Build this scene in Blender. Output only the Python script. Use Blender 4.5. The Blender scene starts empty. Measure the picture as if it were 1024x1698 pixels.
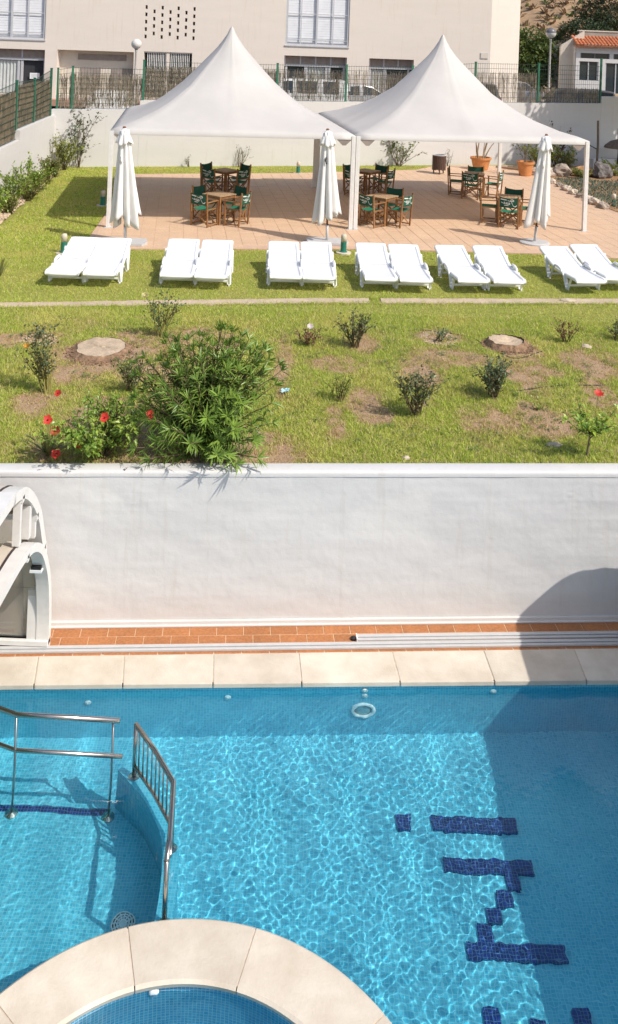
import bpy, bmesh, math, random
import numpy as np
from mathutils import Vector, Matrix, noise as mnoise

S = bpy.context.scene
COL = S.collection
R = math.radians

# ------------------------------------------------------------------ camera
cam = bpy.data.cameras.new('camera')
cam.sensor_fit = 'AUTO'; cam.sensor_width = 36.0
cam.lens = 1510.0 / 1698.0 * 36.0
cam.shift_x = 0.0
cam.shift_y = -(849.0 - 62.0) / 1698.0
cam.clip_start = 0.1; cam.clip_end = 2000
camo = bpy.data.objects.new('camera', cam); COL.objects.link(camo)
camo.matrix_world = Matrix.Translation((0, 0, 4.75)) @ Matrix.Rotation(R(90), 4, 'X') @ Matrix.Rotation(0.038, 4, 'Z')
S.camera = camo

# ------------------------------------------------------------------ light
SUN_EL = R(47.5)
SH = Vector((-0.84, 0.54, 0)).normalized()          # the way shadows fall on the ground
sun_dir = Vector((SH.x * math.cos(SUN_EL), SH.y * math.cos(SUN_EL), -math.sin(SUN_EL)))
W = bpy.data.worlds.new('World'); S.world = W; W.use_nodes = True
wn = W.node_tree
sk = wn.nodes.new('ShaderNodeTexSky'); sk.sky_type = 'NISHITA'; sk.sun_disc = False
sk.sun_elevation = SUN_EL
to_sun = -SH
sk.sun_rotation = math.atan2(to_sun.x, to_sun.y)
sk.air_density = 1.0; sk.dust_density = 2.0; sk.ozone_density = 1.0
wn.links.new(sk.outputs[0], wn.nodes['Background'].inputs[0])
wn.nodes['Background'].inputs[1].default_value = 0.15
sun = bpy.data.lights.new('sun', 'SUN'); sun.energy = 4.0; sun.angle = R(0.5); sun.color = (1.0, 0.945, 0.86)
suno = bpy.data.objects.new('sun', sun); COL.objects.link(suno)
suno.rotation_euler = sun_dir.to_track_quat('-Z', 'Y').to_euler()
suno.location = (20, -10, 30)
vs = S.view_settings
vs.view_transform = 'Standard'; vs.look = 'None'; vs.gamma = 1; vs.use_curve_mapping = False
vs.exposure = 0.0
S.cycles.max_bounces = 10
S.cycles.transparent_max_bounces = 12

def flag(o, a):
    for t in (o, getattr(o, 'cycles', None), getattr(o.data, 'cycles', None) if o.data else None):
        if t is not None and hasattr(t, a):
            setattr(t, a, True); return
flag(suno, 'is_caustics_light')

# ------------------------------------------------------------------ materials
def new_mat(name):
    m = bpy.data.materials.new(name); m.use_nodes = True
    nt = m.node_tree
    return m, nt, nt.nodes['Principled BSDF']
def nd(nt, t, **kw):
    n = nt.nodes.new(t)
    for k, v in kw.items():
        if k.startswith('_'): setattr(n, k[1:], v)
        else: n.inputs[k.replace('__', ' ')].default_value = v
    return n
def c4(c): return (c[0], c[1], c[2], 1)
def scl(c, k): return tuple(min(1, x * k) for x in c)
def mix(nt, fac, a, b, mode='MIX'):
    n = nt.nodes.new('ShaderNodeMix'); n.data_type = 'RGBA'; n.blend_type = mode
    for i, v in ((0, fac), (6, a), (7, b)):
        if isinstance(v, (int, float)): n.inputs[i].default_value = v
        elif isinstance(v, tuple): n.inputs[i].default_value = c4(v)
        else: nt.links.new(v, n.inputs[i])
    return n.outputs[2]
def ramp(nt, fac, p0, p1):
    n = nt.nodes.new('ShaderNodeMapRange'); n.inputs[1].default_value = p0; n.inputs[2].default_value = p1
    nt.links.new(fac, n.inputs[0]); return n.outputs[0]
def pos(nt, obj=False):
    if obj: return nt.nodes.new('ShaderNodeTexCoord').outputs['Object']
    return nt.nodes.new('ShaderNodeNewGeometry').outputs['Position']
def noise(nt, vec, scale, detail=4, rough=.55, dist=0):
    n = nd(nt, 'ShaderNodeTexNoise', Scale=scale, Detail=detail, Roughness=rough, Distortion=dist)
    nt.links.new(vec, n.inputs['Vector']); return n.outputs['Fac']
def bump(nt, b, h, strength, dist=.02):
    n = nd(nt, 'ShaderNodeBump', Strength=strength, Distance=dist)
    nt.links.new(h, n.inputs['Height']); nt.links.new(n.outputs[0], b.inputs['Normal'])
def mat(name, col, rough=.6, var=.12, vscale=6, col2=None, bscale=0, bstr=.2, metal=0, spec=.4, fine=0, rnd=0):
    m, nt, b = new_mat(name)
    p = pos(nt)
    c = mix(nt, ramp(nt, noise(nt, p, vscale, 5), .3, .7), scl(col, 1 - var), col2 or scl(col, 1 + var))
    if fine:
        c = mix(nt, ramp(nt, noise(nt, p, fine, 3), .35, .65), c, scl(col, .72), 'MIX') if False else \
            mix(nt, .35, c, mix(nt, ramp(nt, noise(nt, p, fine, 3), .35, .65), scl(col, .6), scl(col, 1.25)))
    if rnd:
        oi = nt.nodes.new('ShaderNodeObjectInfo')
        c = mix(nt, 1.0, c, mix(nt, oi.outputs['Random'], (1 - rnd,) * 3, (1, 1, 1)), 'MULTIPLY')
    nt.links.new(c, b.inputs['Base Color'])
    b.inputs['Roughness'].default_value = rough; b.inputs['Metallic'].default_value = metal
    b.inputs['Specular IOR Level'].default_value = spec
    if bscale: bump(nt, b, noise(nt, p, bscale, 5), bstr, .02)
    return m
def leaf_mat(name, cols, rough=.45, trans=.3, vscale=9):
    m, nt, b = new_mat(name)
    g = nt.nodes.new('ShaderNodeNewGeometry')
    c = mix(nt, g.outputs['Random Per Island'], cols[0], cols[1])
    if len(cols) > 2:
        c = mix(nt, ramp(nt, noise(nt, g.outputs['Position'], vscale, 2), .5, .75), c, cols[2])
    oi = nt.nodes.new('ShaderNodeObjectInfo')
    c = mix(nt, 1.0, c, mix(nt, oi.outputs['Random'], (.75,) * 3, (1.1, 1.1, 1.1)), 'MULTIPLY')
    nt.links.new(c, b.inputs['Base Color']); b.inputs['Roughness'].default_value = rough
    tr = nt.nodes.new('ShaderNodeBsdfTranslucent'); nt.links.new(c, tr.inputs[0])
    mx = nt.nodes.new('ShaderNodeMixShader'); mx.inputs[0].default_value = trans
    nt.links.new(b.outputs[0], mx.inputs[1]); nt.links.new(tr.outputs[0], mx.inputs[2])
    nt.links.new(mx.outputs[0], nt.nodes['Material Output'].inputs[0])
    return m
def glass_mat(name, col, alpha=.0, rough=.05):
    m, nt, b = new_mat(name)
    b.inputs['Base Color'].default_value = c4(col); b.inputs['Roughness'].default_value = rough
    b.inputs['Specular IOR Level'].default_value = .8
    if alpha:
        tr = nt.nodes.new('ShaderNodeBsdfTransparent'); tr.inputs[0].default_value = c4(scl(col, 1.0) if max(col) > .5 else (.8, .8, .8))
        mx = nt.nodes.new('ShaderNodeMixShader'); mx.inputs[0].default_value = alpha
        nt.links.new(b.outputs[0], mx.inputs[1]); nt.links.new(tr.outputs[0], mx.inputs[2])
        nt.links.new(mx.outputs[0], nt.nodes['Material Output'].inputs[0])
    return m
def mosaic_mat(name, ca, cb, grout, size=.0275, mortar=.085, blot=None):
    m, nt, b = new_mat(name)
    uv = nt.nodes.new('ShaderNodeUVMap').outputs[0]
    br = nd(nt, 'ShaderNodeTexBrick', Color1=c4(ca), Color2=c4(cb), Mortar=c4(grout), Scale=1.0 / size)
    br.inputs['Mortar Size'].default_value = mortar; br.inputs['Brick Width'].default_value = 1; br.inputs['Row Height'].default_value = 1
    br.inputs['Mortar Smooth'].default_value = .3; br.inputs['Bias'].default_value = 0
    br.offset = 0; br.squash = 1
    nt.links.new(uv, br.inputs['Vector'])
    c = br.outputs['Color']
    n = noise(nt, uv, 1.6, 3)
    c = mix(nt, 1.0, c, mix(nt, ramp(nt, n, .3, .7), (.86, .9, .92), (1.1, 1.06, 1.04)), 'MULTIPLY')
    nt.links.new(c, b.inputs['Base Color']); b.inputs['Roughness'].default_value = .25
    return m

M = {}; DECK_Z = -1.656
def wall_paint(name, col, dirt=.06, relief=.25, courses=False):
    m, nt, b = new_mat(name)
    p = pos(nt)
    mp = nd(nt, 'ShaderNodeMapping'); mp.inputs['Scale'].default_value = (.5, .5, 2.2); nt.links.new(p, mp.inputs[0])
    big = noise(nt, mp.outputs[0], 1.2, 5)
    c = mix(nt, ramp(nt, big, .3, .7), scl(col, 1 - dirt), scl(col, 1.0))
    mp2 = nd(nt, 'ShaderNodeMapping'); mp2.inputs['Scale'].default_value = (5, 5, .35); nt.links.new(p, mp2.inputs[0])
    stre = noise(nt, mp2.outputs[0], 1.5, 5, .7)
    c = mix(nt, ramp(nt, stre, .56, .82), c, (col[0] * .86, col[1] * .83, col[2] * .78))
    fine = .4
    if courses:
        sx = nt.nodes.new('ShaderNodeSeparateXYZ'); nt.links.new(p, sx.inputs[0]); cb = nt.nodes.new('ShaderNodeCombineXYZ')
        wob = nt.nodes.new('ShaderNodeMath'); wob.operation = 'MULTIPLY_ADD'; wob.inputs[1].default_value = .05; nt.links.new(noise(nt, p, 1.3, 3), wob.inputs[0]); nt.links.new(sx.outputs[2], wob.inputs[2])
        nt.links.new(sx.outputs[0], cb.inputs[0]); nt.links.new(wob.outputs[0], cb.inputs[1])
        br = nd(nt, 'ShaderNodeTexBrick', Color1=(.98, .98, .985, 1), Color2=(1.015, 1.012, 1.01, 1), Mortar=(.985, .983, .98, 1), Scale=1)
        br.inputs['Brick Width'].default_value = .62; br.inputs['Row Height'].default_value = .205; br.inputs['Mortar Size'].default_value = .012; br.inputs['Mortar Smooth'].default_value = 1
        nt.links.new(cb.outputs[0], br.inputs['Vector']); c = mix(nt, 1.0, c, br.outputs['Color'], 'MULTIPLY')
        rp = noise(nt, p, .9, 2, .4); c = mix(nt, ramp(nt, rp, .60, .64), c, mix(nt, 1.0, c, (1.05, 1.045, 1.03), 'MULTIPLY'))
        lowz = nt.nodes.new('ShaderNodeMapRange'); lowz.inputs[1].default_value = DECK_Z + .5; lowz.inputs[2].default_value = DECK_Z; nt.links.new(sx.outputs[2], lowz.inputs[0])
        sp = nt.nodes.new('ShaderNodeMath'); sp.operation = 'MULTIPLY'; nt.links.new(lowz.outputs[0], sp.inputs[0]); nt.links.new(noise(nt, p, 6, 5, .7), sp.inputs[1])
        c = mix(nt, ramp(nt, sp.outputs[0], .1, .75), c, (col[0] * .95, col[1] * .92, col[2] * .88)); fine = .12
    nt.links.new(c, b.inputs['Base Color']); b.inputs['Roughness'].default_value = .75
    h = nt.nodes.new('ShaderNodeMath'); h.operation = 'ADD'
    nt.links.new(noise(nt, p, 9, 6, .6), h.inputs[0])
    f = nt.nodes.new('ShaderNodeMath'); f.operation = 'MULTIPLY'; f.inputs[1].default_value = fine
    nt.links.new(noise(nt, p, 70, 3), f.inputs[0]); nt.links.new(f.outputs[0], h.inputs[1])
    bump(nt, b, h.outputs[0], relief, .02)
    return m
M['white_wall'] = wall_paint('white_masonry_paint', (.72, .70, .68), .07, .2, True)
M['white_back'] = wall_paint('white_garden_wall_paint', (.68, .655, .63), .06, .15)
M['facade'] = wall_paint('pale_pink_render', (.75, .66, .575), .05, .12)
M['facade_end'] = M['facade']
M['cream'] = wall_paint('cream_render', (.70, .62, .52), .12, .2)
M['canvas_tent'] = mat('white_tent_fabric', (.63, .605, .575), .55, .07, .9, col2=(.66, .63, .60), bscale=3, bstr=.22)
M['parasol'] = mat('white_parasol_fabric', (.80, .77, .745), .8, .04, 5, bscale=25, bstr=.08)
M['alu_white'] = mat('white_lacquered_metal', (.74, .72, .69), .4, .06, 8, bscale=20, bstr=.03)
M['alu_shade'] = mat('shaded_lacquered_post', (.60, .53, .46), .45, .06, 8)  # shaded copy of the white lacquer, the shade mixed into its colour
M['plastic'] = mat('white_moulded_plastic', (.86, .86, .86), .38, .03, 6, bscale=40, bstr=.03)
M['wood'] = mat('oiled_teak', (.34, .165, .065), .5, .3, 14, bscale=60, bstr=.1, rnd=.35)
M['wood_top'] = mat('weathered_teak_top', (.46, .31, .18), .6, .22, 20, bscale=70, bstr=.15, rnd=.25)
M['wood_pole'] = mat('varnished_wood_pole', (.20, .08, .035), .4, .2, 15)
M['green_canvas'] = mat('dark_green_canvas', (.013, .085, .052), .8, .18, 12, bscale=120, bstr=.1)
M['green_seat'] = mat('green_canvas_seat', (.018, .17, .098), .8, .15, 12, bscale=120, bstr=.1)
M['white_print'] = mat('white_print_ink', (.78, .80, .76), .7, .03, 30)
M['steel'] = mat('brushed_stainless_steel', (.50, .455, .41), .24, .06, 20, metal=1, spec=.5)
M['steel_dark'] = mat('shaded_steel_fixing', (.35, .34, .33), .35, .1, 20, metal=1)
M['post_green'] = mat('green_fence_paint', (.035, .16, .095), .45, .15, 10)
M['wire'] = mat('dark_green_fence_wire', (.03, .06, .045), .5, .15, 10)
M['stone'] = mat('limestone_coping', (.66, .565, .45), .7, .09, 3.2, col2=(.78, .70, .585), bscale=45, bstr=.16, rnd=.12)
M['mortar'] = mat('pale_mortar', (.60, .50, .40), .9, .15, 20)
M['terracotta'] = mat('terracotta_floor_tile', (.47, .19, .072), .55, .14, 5, bscale=30, bstr=.12, fine=40, rnd=.16)
M['tile_grout'] = mat('tan_tile_grout', (.60, .40, .25), .9, .15, 20)
M['terrace_tile'] = mat('pinkish_clay_paver', (.67, .46, .305), .6, .08, 2.5, bscale=14, bstr=.10, fine=25, rnd=.06)
M['terrace_grout'] = mat('clay_paver_joint', (.58, .39, .28), .9, .1, 8)
M['path'] = mat('pale_concrete_path', (.55, .43, .315), .9, .18, 3, bscale=25, bstr=.4, fine=40)
M['rail_alu'] = mat('white_aluminium_track', (.54, .53, .52), .35, .05, 12)
M['rail_dark'] = mat('blue_grey_track_groove', (.10, .11, .16), .5, .1, 12)
M['rubber'] = mat('dark_brown_rubber_gasket', (.06, .045, .04), .7, .1, 15)
M['black'] = mat('black_plastic', (.02, .02, .02), .5, .1, 15)
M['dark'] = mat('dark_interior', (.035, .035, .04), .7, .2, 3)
M['roof_tan'] = mat('tan_polycarbonate_roof', (.42, .29, .13), .35, .12, 4)
M['pale_grey'] = mat('pale_grey_metal', (.55, .54, .53), .45, .06, 9)
M['lamp_white'] = mat('opal_lamp_globe', (.72, .68, .62), .3, .05, 6)
M['lamp_shell'] = mat('grey_globe_hood', (.16, .15, .16), .35, .1, 6)
M['pole_paint'] = mat('cream_lamp_pole', (.62, .58, .53), .45, .08, 9)
M['pot'] = mat('terracotta_pot', (.58, .245, .085), .75, .15, 6, bscale=30, bstr=.15)
M['bin_wood'] = mat('dark_brown_bin_slat', (.10, .055, .04), .6, .25, 12)
M['bollard_green'] = mat('green_bollard_metal', (.03, .20, .145), .45, .1, 10)
M['bollard_lens'] = mat('cream_bollard_lens', (.62, .55, .43), .4, .12, 9)
M['bark'] = mat('grey_brown_bark', (.20, .145, .10), .9, .3, 14, bscale=40, bstr=.5)
M['stem'] = mat('thin_woody_stem', (.15, .11, .06), .8, .3, 12)
M['stem_green'] = mat('yellow_green_stem', (.30, .26, .08), .7, .25, 12)
M['stump_top'] = mat('sun_bleached_cut_wood', (.52, .40, .28), .85, .28, 4, bscale=40, bstr=.5, fine=30)
M['stump_bark'] = mat('crumbling_brown_bark', (.26, .16, .095), .95, .35, 12, bscale=30, bstr=.8)
M['rock'] = mat('grey_brown_rock', (.34, .275, .22), .9, .4, 5, bscale=18, bstr=.8)
M['rock_pale'] = mat('pale_limestone_rubble', (.56, .46, .36), .9, .25, 6, bscale=18, bstr=.6)
M['rock_dark'] = mat('dark_pitted_rock', (.17, .15, .14), .95, .5, 9, bscale=22, bstr=1)
M['gravel'] = mat('pale_gravel', (.55, .42, .30), .9, .3, 30, bscale=50, bstr=.8)
M['reed'] = leaf_mat('dry_reed', ((.40, .32, .23), (.62, .53, .41), (.24, .19, .14)), .8, .1, 2.5)
M['reed_dense'] = leaf_mat('brown_heather_screen', ((0.255, 0.188, 0.12), (0.42, 0.323, 0.217), (0.165, 0.128, 0.09)), .85, .05, 2.5)
M['asphalt'] = mat('grey_asphalt', (.11, .10, .095), .9, .2, 4, bscale=60, bstr=.3)
M['pavement'] = mat('red_pavement', (.42, .24, .17), .9, .15, 4)
M['rooftile'] = mat('orange_clay_roof_tile', (.60, .20, .085), .8, .25, 3, rnd=.2, fine=12)
M['window_glass'] = glass_mat('dark_window_glass', (.035, .045, .05), 0, .05)
M['blind'] = mat('white_blind_slat', (.80, .80, .82), .6, .05, 3)
M['frame_grey'] = mat('grey_window_frame', (.50, .50, .52), .45, .05, 6)
M['frame_dark'] = mat('dark_window_frame', (.17, .165, .17), .5, .1, 6)
M['curtain'] = mat('grey_curtain', (.50, .52, .50), .85, .12, 3)
M['shutter'] = mat('grey_brown_shutter', (.30, .25, .22), .7, .15, 5)
M['paper'] = mat('white_paper', (.80, .80, .80), .7, .02, 5)
M['print_grey'] = mat('grey_print', (.35, .36, .38), .7, .05, 5)
M['carglass'] = glass_mat('car_window_glass', (.02, .025, .03), 0, .04)
M['tyre'] = mat('black_tyre', (.02, .02, .02), .8, .1, 20)
M['rim'] = mat('silver_wheel_rim', (.55, .55, .55), .35, .08, 20, metal=.7)
M['redlens'] = mat('red_tail_lens', (.45, .02, .02), .3, .05, 20)
M['clearlens'] = mat('clear_head_lens', (.7, .7, .7), .15, .05, 20)
def car_paint(n, c, metal=.3):
    m = mat(n, c, .28, .03, 3, metal=metal, spec=.6); return m
M['car_white'] = car_paint('white_car_paint', (.74, .73, .70), 0)
M['car_silver'] = car_paint('silver_car_paint', (.52, .51, .50), .4)
M['car_dark'] = car_paint('dark_grey_car_paint', (.07, .07, .075), .3)
M['car_grey'] = car_paint('blue_grey_car_paint', (.26, .26, .29), .4)
# leaves
M['lf_oleander'] = leaf_mat('oleander_leaf', ((.14, .26, .035), (.36, .49, .085), (.21, .35, .06)), .38, .22, 3)
M['lf_hibiscus'] = leaf_mat('hibiscus_leaf', ((.20, .34, .045), (.46, .56, .09), (.13, .25, .05)), .35, .3, 6)
M['lf_rose'] = leaf_mat('rose_leaf', ((0.068, 0.128, 0.06), (0.18, 0.24, 0.098), (0.15, 0.083, 0.053)), .45, .2, 4)
M['lf_rose_dark'] = leaf_mat('dark_rose_leaf', ((.065, .095, .035), (.19, .23, .075), (.12, .075, .045)), .45, .15, 5)
M['lf_lime'] = leaf_mat('lime_leaf', ((0.237, 0.3, 0.044), (0.425, 0.45, 0.088), (0.15, 0.213, 0.05)), .5, .3, 5)
M['lf_red'] = leaf_mat('reddish_leaf', ((0.196, 0.063, 0.049), (0.28, 0.168, 0.07), (0.112, 0.056, 0.049)), .5, .2, 5)
M['lf_bed'] = leaf_mat('mid_green_bed_leaf', ((0.156, 0.208, 0.052), (0.338, 0.351, 0.091), (0.26, 0.195, 0.065)), .5, .3, 3)
M['lf_tree'] = leaf_mat('broad_tree_leaf', ((0.09, 0.15, 0.038), (0.225, 0.285, 0.068), (0.06, 0.112, 0.03)), .5, .25, 1.2)
M['lf_pine'] = leaf_mat('dark_pine_foliage', ((0.031, 0.063, 0.028), (0.084, 0.119, 0.042), (0.042, 0.07, 0.028)), .6, .15, 1.2)
M['lf_strap'] = leaf_mat('strap_leaf', ((0.09, 0.15, 0.045), (0.3, 0.3, 0.105), (0.45, 0.33, 0.12)), .45, .2, 8)
M['lf_lav'] = leaf_mat('grey_green_ground_cover', ((0.09, 0.128, 0.09), (0.195, 0.225, 0.15), (0.15, 0.15, 0.09)), .7, .15, 2)
M['petal_red'] = leaf_mat('red_petal', ((.62, .035, .02), (.72, .06, .035)), .5, .3)
M['petal_core'] = mat('dark_red_flower_heart', (.22, .008, .012), .6, .1, 30)
M['petal_yellow'] = leaf_mat('pale_yellow_petal', ((.75, .66, .25), (.80, .74, .40)), .5, .3)
M['petal_orange'] = leaf_mat('orange_petal', ((.75, .38, .05), (.80, .50, .10)), .5, .3)
M['petal_pink'] = leaf_mat('white_pink_petal', ((.75, .62, .60), (.80, .74, .72)), .5, .3)
M['dry_leaf'] = mat('dry_brown_leaf', (.33, .13, .07), .8, .2, 30)
M['scrap'] = mat('pale_blue_plastic', (.45, .70, .78), .4, .2, 40)
# mosaic
M['mosaic'] = mosaic_mat('light_blue_pool_mosaic', (.08, .47, .65), (.16, .585, .75), (.27, .66, .79))
M['mosaic_dark'] = mosaic_mat('navy_pool_mosaic', (.010, .022, .13), (.018, .045, .24), (.10, .19, .32))
M['mosaic_spa'] = mosaic_mat('mid_blue_spa_mosaic', (.06, .33, .54), (.11, .42, .62), (.42, .60, .68))

# ------------------------------------------------------------------ mesh helpers
class MB:
    def __init__(s): s.v = []; s.f = []; s.m = []
    def add(s, vs, fs, mi=0):
        o = len(s.v); s.v += [tuple(v) for v in vs]
        s.f += [tuple(i + o for i in f) for f in fs]; s.m += [mi] * len(fs)
    def box(s, a, b, mi=0, M4=None):
        x0, y0, z0 = a; x1, y1, z1 = b
        vs = [(x0, y0, z0), (x1, y0, z0), (x1, y1, z0), (x0, y1, z0), (x0, y0, z1), (x1, y0, z1), (x1, y1, z1), (x0, y1, z1)]
        if M4 is not None: vs = [M4 @ Vector(v) for v in vs]
        s.add(vs, [(0, 3, 2, 1), (4, 5, 6, 7), (0, 1, 5, 4), (1, 2, 6, 5), (2, 3, 7, 6), (3, 0, 4, 7)], mi)
    def cbox(s, c, d, mi=0, M4=None):
        s.box([c[i] - d[i] / 2 for i in range(3)], [c[i] + d[i] / 2 for i in range(3)], mi, M4)
    def bar(s, p, q, w, h=None, mi=0, up=(0, 0, 1)):
        p = Vector(p); q = Vector(q); h = h or w
        d = (q - p); L = d.length
        if L < 1e-6: return
        d /= L; u = Vector(up)
        if abs(d.dot(u)) > .98: u = Vector((0, 1, 0))
        x = d.cross(u).normalized(); y = x.cross(d)
        vs = []
        for e in (p, q):
            for a, b in ((-1, -1), (1, -1), (1, 1), (-1, 1)): vs.append(e + x * (a * w / 2) + y * (b * h / 2))
        s.add(vs, [(0, 1, 2, 3), (7, 6, 5, 4), (0, 4, 5, 1), (1, 5, 6, 2), (2, 6, 7, 3), (3, 7, 4, 0)], mi)
    def tube(s, pts, r, n=8, mi=0, cap=True):
        pts = [Vector(p) for p in pts]
        rs = r if isinstance(r, (list, tuple)) else [r] * len(pts)
        ring = []; prev = None
        for i, p in enumerate(pts):
            d = (pts[min(i + 1, len(pts) - 1)] - pts[max(i - 1, 0)])
            if d.length < 1e-9: d = Vector((0, 0, 1))
            d.normalize()
            if prev is None:
                u = Vector((0, 0, 1)) if abs(d.z) < .9 else Vector((1, 0, 0))
                x = d.cross(u).normalized()
            else:
                x = (prev - d * prev.dot(d)).normalized()
            prev = x; y = d.cross(x)
            ring.append([p + (x * math.cos(2 * math.pi * k / n) + y * math.sin(2 * math.pi * k / n)) * rs[i] for k in range(n)])
        vs = [v for rg in ring for v in rg]; fs = []
        for i in range(len(pts) - 1):
            for k in range(n):
                a = i * n + k; b = i * n + (k + 1) % n
                fs.append((a, b, b + n, a + n))
        if cap:
            fs.append(tuple(range(n - 1, -1, -1))); fs.append(tuple(range((len(pts) - 1) * n, len(pts) * n)))
        s.add(vs, fs, mi)
    def lathe(s, prof, n=16, c=(0, 0, 0), mi=0, cap=True):
        vs = []; fs = []
        for r, z in prof:
            for k in range(n):
                a = 2 * math.pi * k / n; vs.append((c[0] + r * math.cos(a), c[1] + r * math.sin(a), c[2] + z))
        for i in range(len(prof) - 1):
            for k in range(n):
                a = i * n + k; b = i * n + (k + 1) % n; fs.append((a, b, b + n, a + n))
        if cap:
            if prof[0][0] > 1e-4: fs.append(tuple(range(n - 1, -1, -1)))
            if prof[-1][0] > 1e-4: fs.append(tuple(range((len(prof) - 1) * n, len(prof) * n)))
        s.add(vs, fs, mi)
    def prism(s, poly, z0, z1, mi=0):
        n = len(poly)
        vs = [(p[0], p[1], z0) for p in poly] + [(p[0], p[1], z1) for p in poly]
        fs = [tuple(range(n - 1, -1, -1)), tuple(range(n, 2 * n))] + [(i, (i + 1) % n, (i + 1) % n + n, i + n) for i in range(n)]
        s.add(vs, fs, mi)
    def leaf(s, p, d, nrm, L, w, fold=.25, droop=.0, mi=0, n=2):
        p = Vector(p); d = Vector(d).normalized(); nrm = Vector(nrm)
        x = d.cross(nrm)
        if x.length < 1e-4: x = d.cross(Vector((.3, .5, .8)))
        x.normalize(); up = x.cross(d)
        a = p + d * (L * .28) + up * 0; m = p + d * (L * .62) - Vector((0, 0, droop * L * .25)); t = p + d * L - Vector((0, 0, droop * L))
        k = w * fold
        vs = [p, a + x * w * .42 + up * k, a, a - x * w * .42 + up * k, m + x * w * .36 + up * k, m, m - x * w * .36 + up * k, t]
        s.add(vs, [(0, 2, 1), (0, 3, 2), (1, 2, 5, 4), (2, 3, 6, 5), (4, 5, 7), (5, 6, 7)], mi)
    def build(s, name, ms, parent=None, smooth=False, label=None, kind=None):
        me = bpy.data.meshes.new(name); me.from_pydata(s.v, [], s.f)
        ms = ms if isinstance(ms, (list, tuple)) else [ms]
        for m in ms: me.materials.append(m)
        if len(ms) > 1: me.polygons.foreach_set('material_index', s.m)
        if smooth: me.polygons.foreach_set('use_smooth', [True] * len(me.polygons))
        me.update()
        o = bpy.data.objects.new(name, me); COL.objects.link(o)
        if parent is not None: o.parent = parent
        if label: o['label'] = label
        if kind: o['kind'] = kind
        return o
def bevel(o, w=.01, seg=2, ang=35):
    bm = bmesh.new(); bm.from_mesh(o.data)
    bmesh.ops.remove_doubles(bm, verts=bm.verts, dist=1e-5)
    ed = [e for e in bm.edges if len(e.link_faces) == 2 and e.calc_face_angle(0) > R(ang)]
    bmesh.ops.bevel(bm, geom=ed, offset=w, segments=seg, affect='EDGES', profile=.6, clamp_overlap=True)
    bm.to_mesh(o.data); bm.free(); return o
def thing(name, label, cat, loc=(0, 0, 0), rz=0, group=None):
    o = bpy.data.objects.new(name, None); COL.objects.link(o)
    o.location = loc; o.rotation_euler = (0, 0, rz); o.empty_display_size = .1
    tag(o, label, cat, group); return o
def tag(o, label, cat, group=None):
    o['label'] = label; o['category'] = cat
    if group: o['group'] = group
    return o
def struct(o): o['kind'] = 'structure'; return o
def copy_tree(o, parent=None):
    c = o.copy(); COL.objects.link(c)
    if parent is not None: c.parent = parent
    for ch in o.children: copy_tree(ch, c)
    return c
def raw_mesh(name, verts, faces, ms, parent=None, smooth=True):
    me = bpy.data.meshes.new(name)
    verts = np.asarray(verts, np.float32); faces = np.asarray(faces, np.int32); k = faces.shape[1]
    me.vertices.add(len(verts)); me.vertices.foreach_set('co', verts.ravel())
    me.loops.add(faces.size); me.loops.foreach_set('vertex_index', faces.ravel())
    me.polygons.add(len(faces)); me.polygons.foreach_set('loop_start', np.arange(0, faces.size, k, dtype=np.int32))
    me.polygons.foreach_set('loop_total', np.full(len(faces), k, np.int32))
    me.polygons.foreach_set('use_smooth', np.full(len(faces), smooth))
    me.materials.append(ms); me.update(calc_edges=True)
    o = bpy.data.objects.new(name, me); COL.objects.link(o)
    if parent is not None: o.parent = parent
    return o
def set_uv(o, fn):
    me = o.data; uv = me.uv_layers.new(name='UVMap')
    for p in me.polygons:
        for li in p.loop_indices:
            uv.data[li].uv = fn(me.vertices[me.loops[li].vertex_index].co, p.normal)
def box_uv(c, n):
    if abs(n.z) > .7: return (c.x, c.y)
    if abs(n.y) >= abs(n.x): return (c.x, c.z)
    return (c.y, c.z)
def lerp(a, b, t): return a + (b - a) * t
rng = random.Random(11)

# ================================================================== SETTING
DECK = -1.656; WZ = -1.74
def YW(x): return 9.955 + .0765 * x       # pool-side face of the retaining wall
def YE(x): return 9.022 + .0652 * x       # edge of the far coping over the water
def YB(x): return 33.19 + .307 * (x + 2.28)   # garden face of the back wall
PATCH = [(-2.87, 13.26, 0.65, 0.72), (-3.27, 11.52, 0.28, 0.42), (-2.22, 13.09, 0.38, 0.76), (-2.36, 11.2, 0.44, 0.55), (-3.19, 12.98, 0.25, 0.75), (2.29, 14.77, 0.3, 0.37), (2.22, 13.82, 0.56, 0.44), (3.3, 13.23, 0.23, 0.91), (3.6, 14.24, 0.19, 0.59), (4.22, 12.49, 0.21, 0.64), (4.51, 13.8, 0.43, 0.55), (0.99, 14.28, 0.24, 0.41), (0.93, 12.07, 0.24, 0.46), (0.61, 13.39, 0.36, 0.31), (1.02, 11.69, 0.2, 0.39), (2.4, 11.63, 0.31, 0.35), (2.67, 11.47, 0.47, 0.34), (3.19, 11.7, 0.32, 0.5), (0.51, 11.46, 0.11, 0.46), (-1.51, 12.04, 0.47, 1.6), (-1.53, 14.22, 0.56, 0.59), (-4.35, 13.89, 0.27, 0.33), (-3.81, 13.95, 0.27, 0.33), (-0.19, 13.3, 0.12, 1.0), (1.8, 13.03, 0.26, 0.49), (-2.55, 14.1, 0.37, 0.43), (3.64, 13.46, 0.27, 0.31), (-2.0, 10.4, .8, .45), (-1.0, 10.5, .9, .6)]
def sstep(a, b, t):
    t = max(0, min(1, (t - a) / (b - a))); return t * t * (3 - 2 * t)
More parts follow.
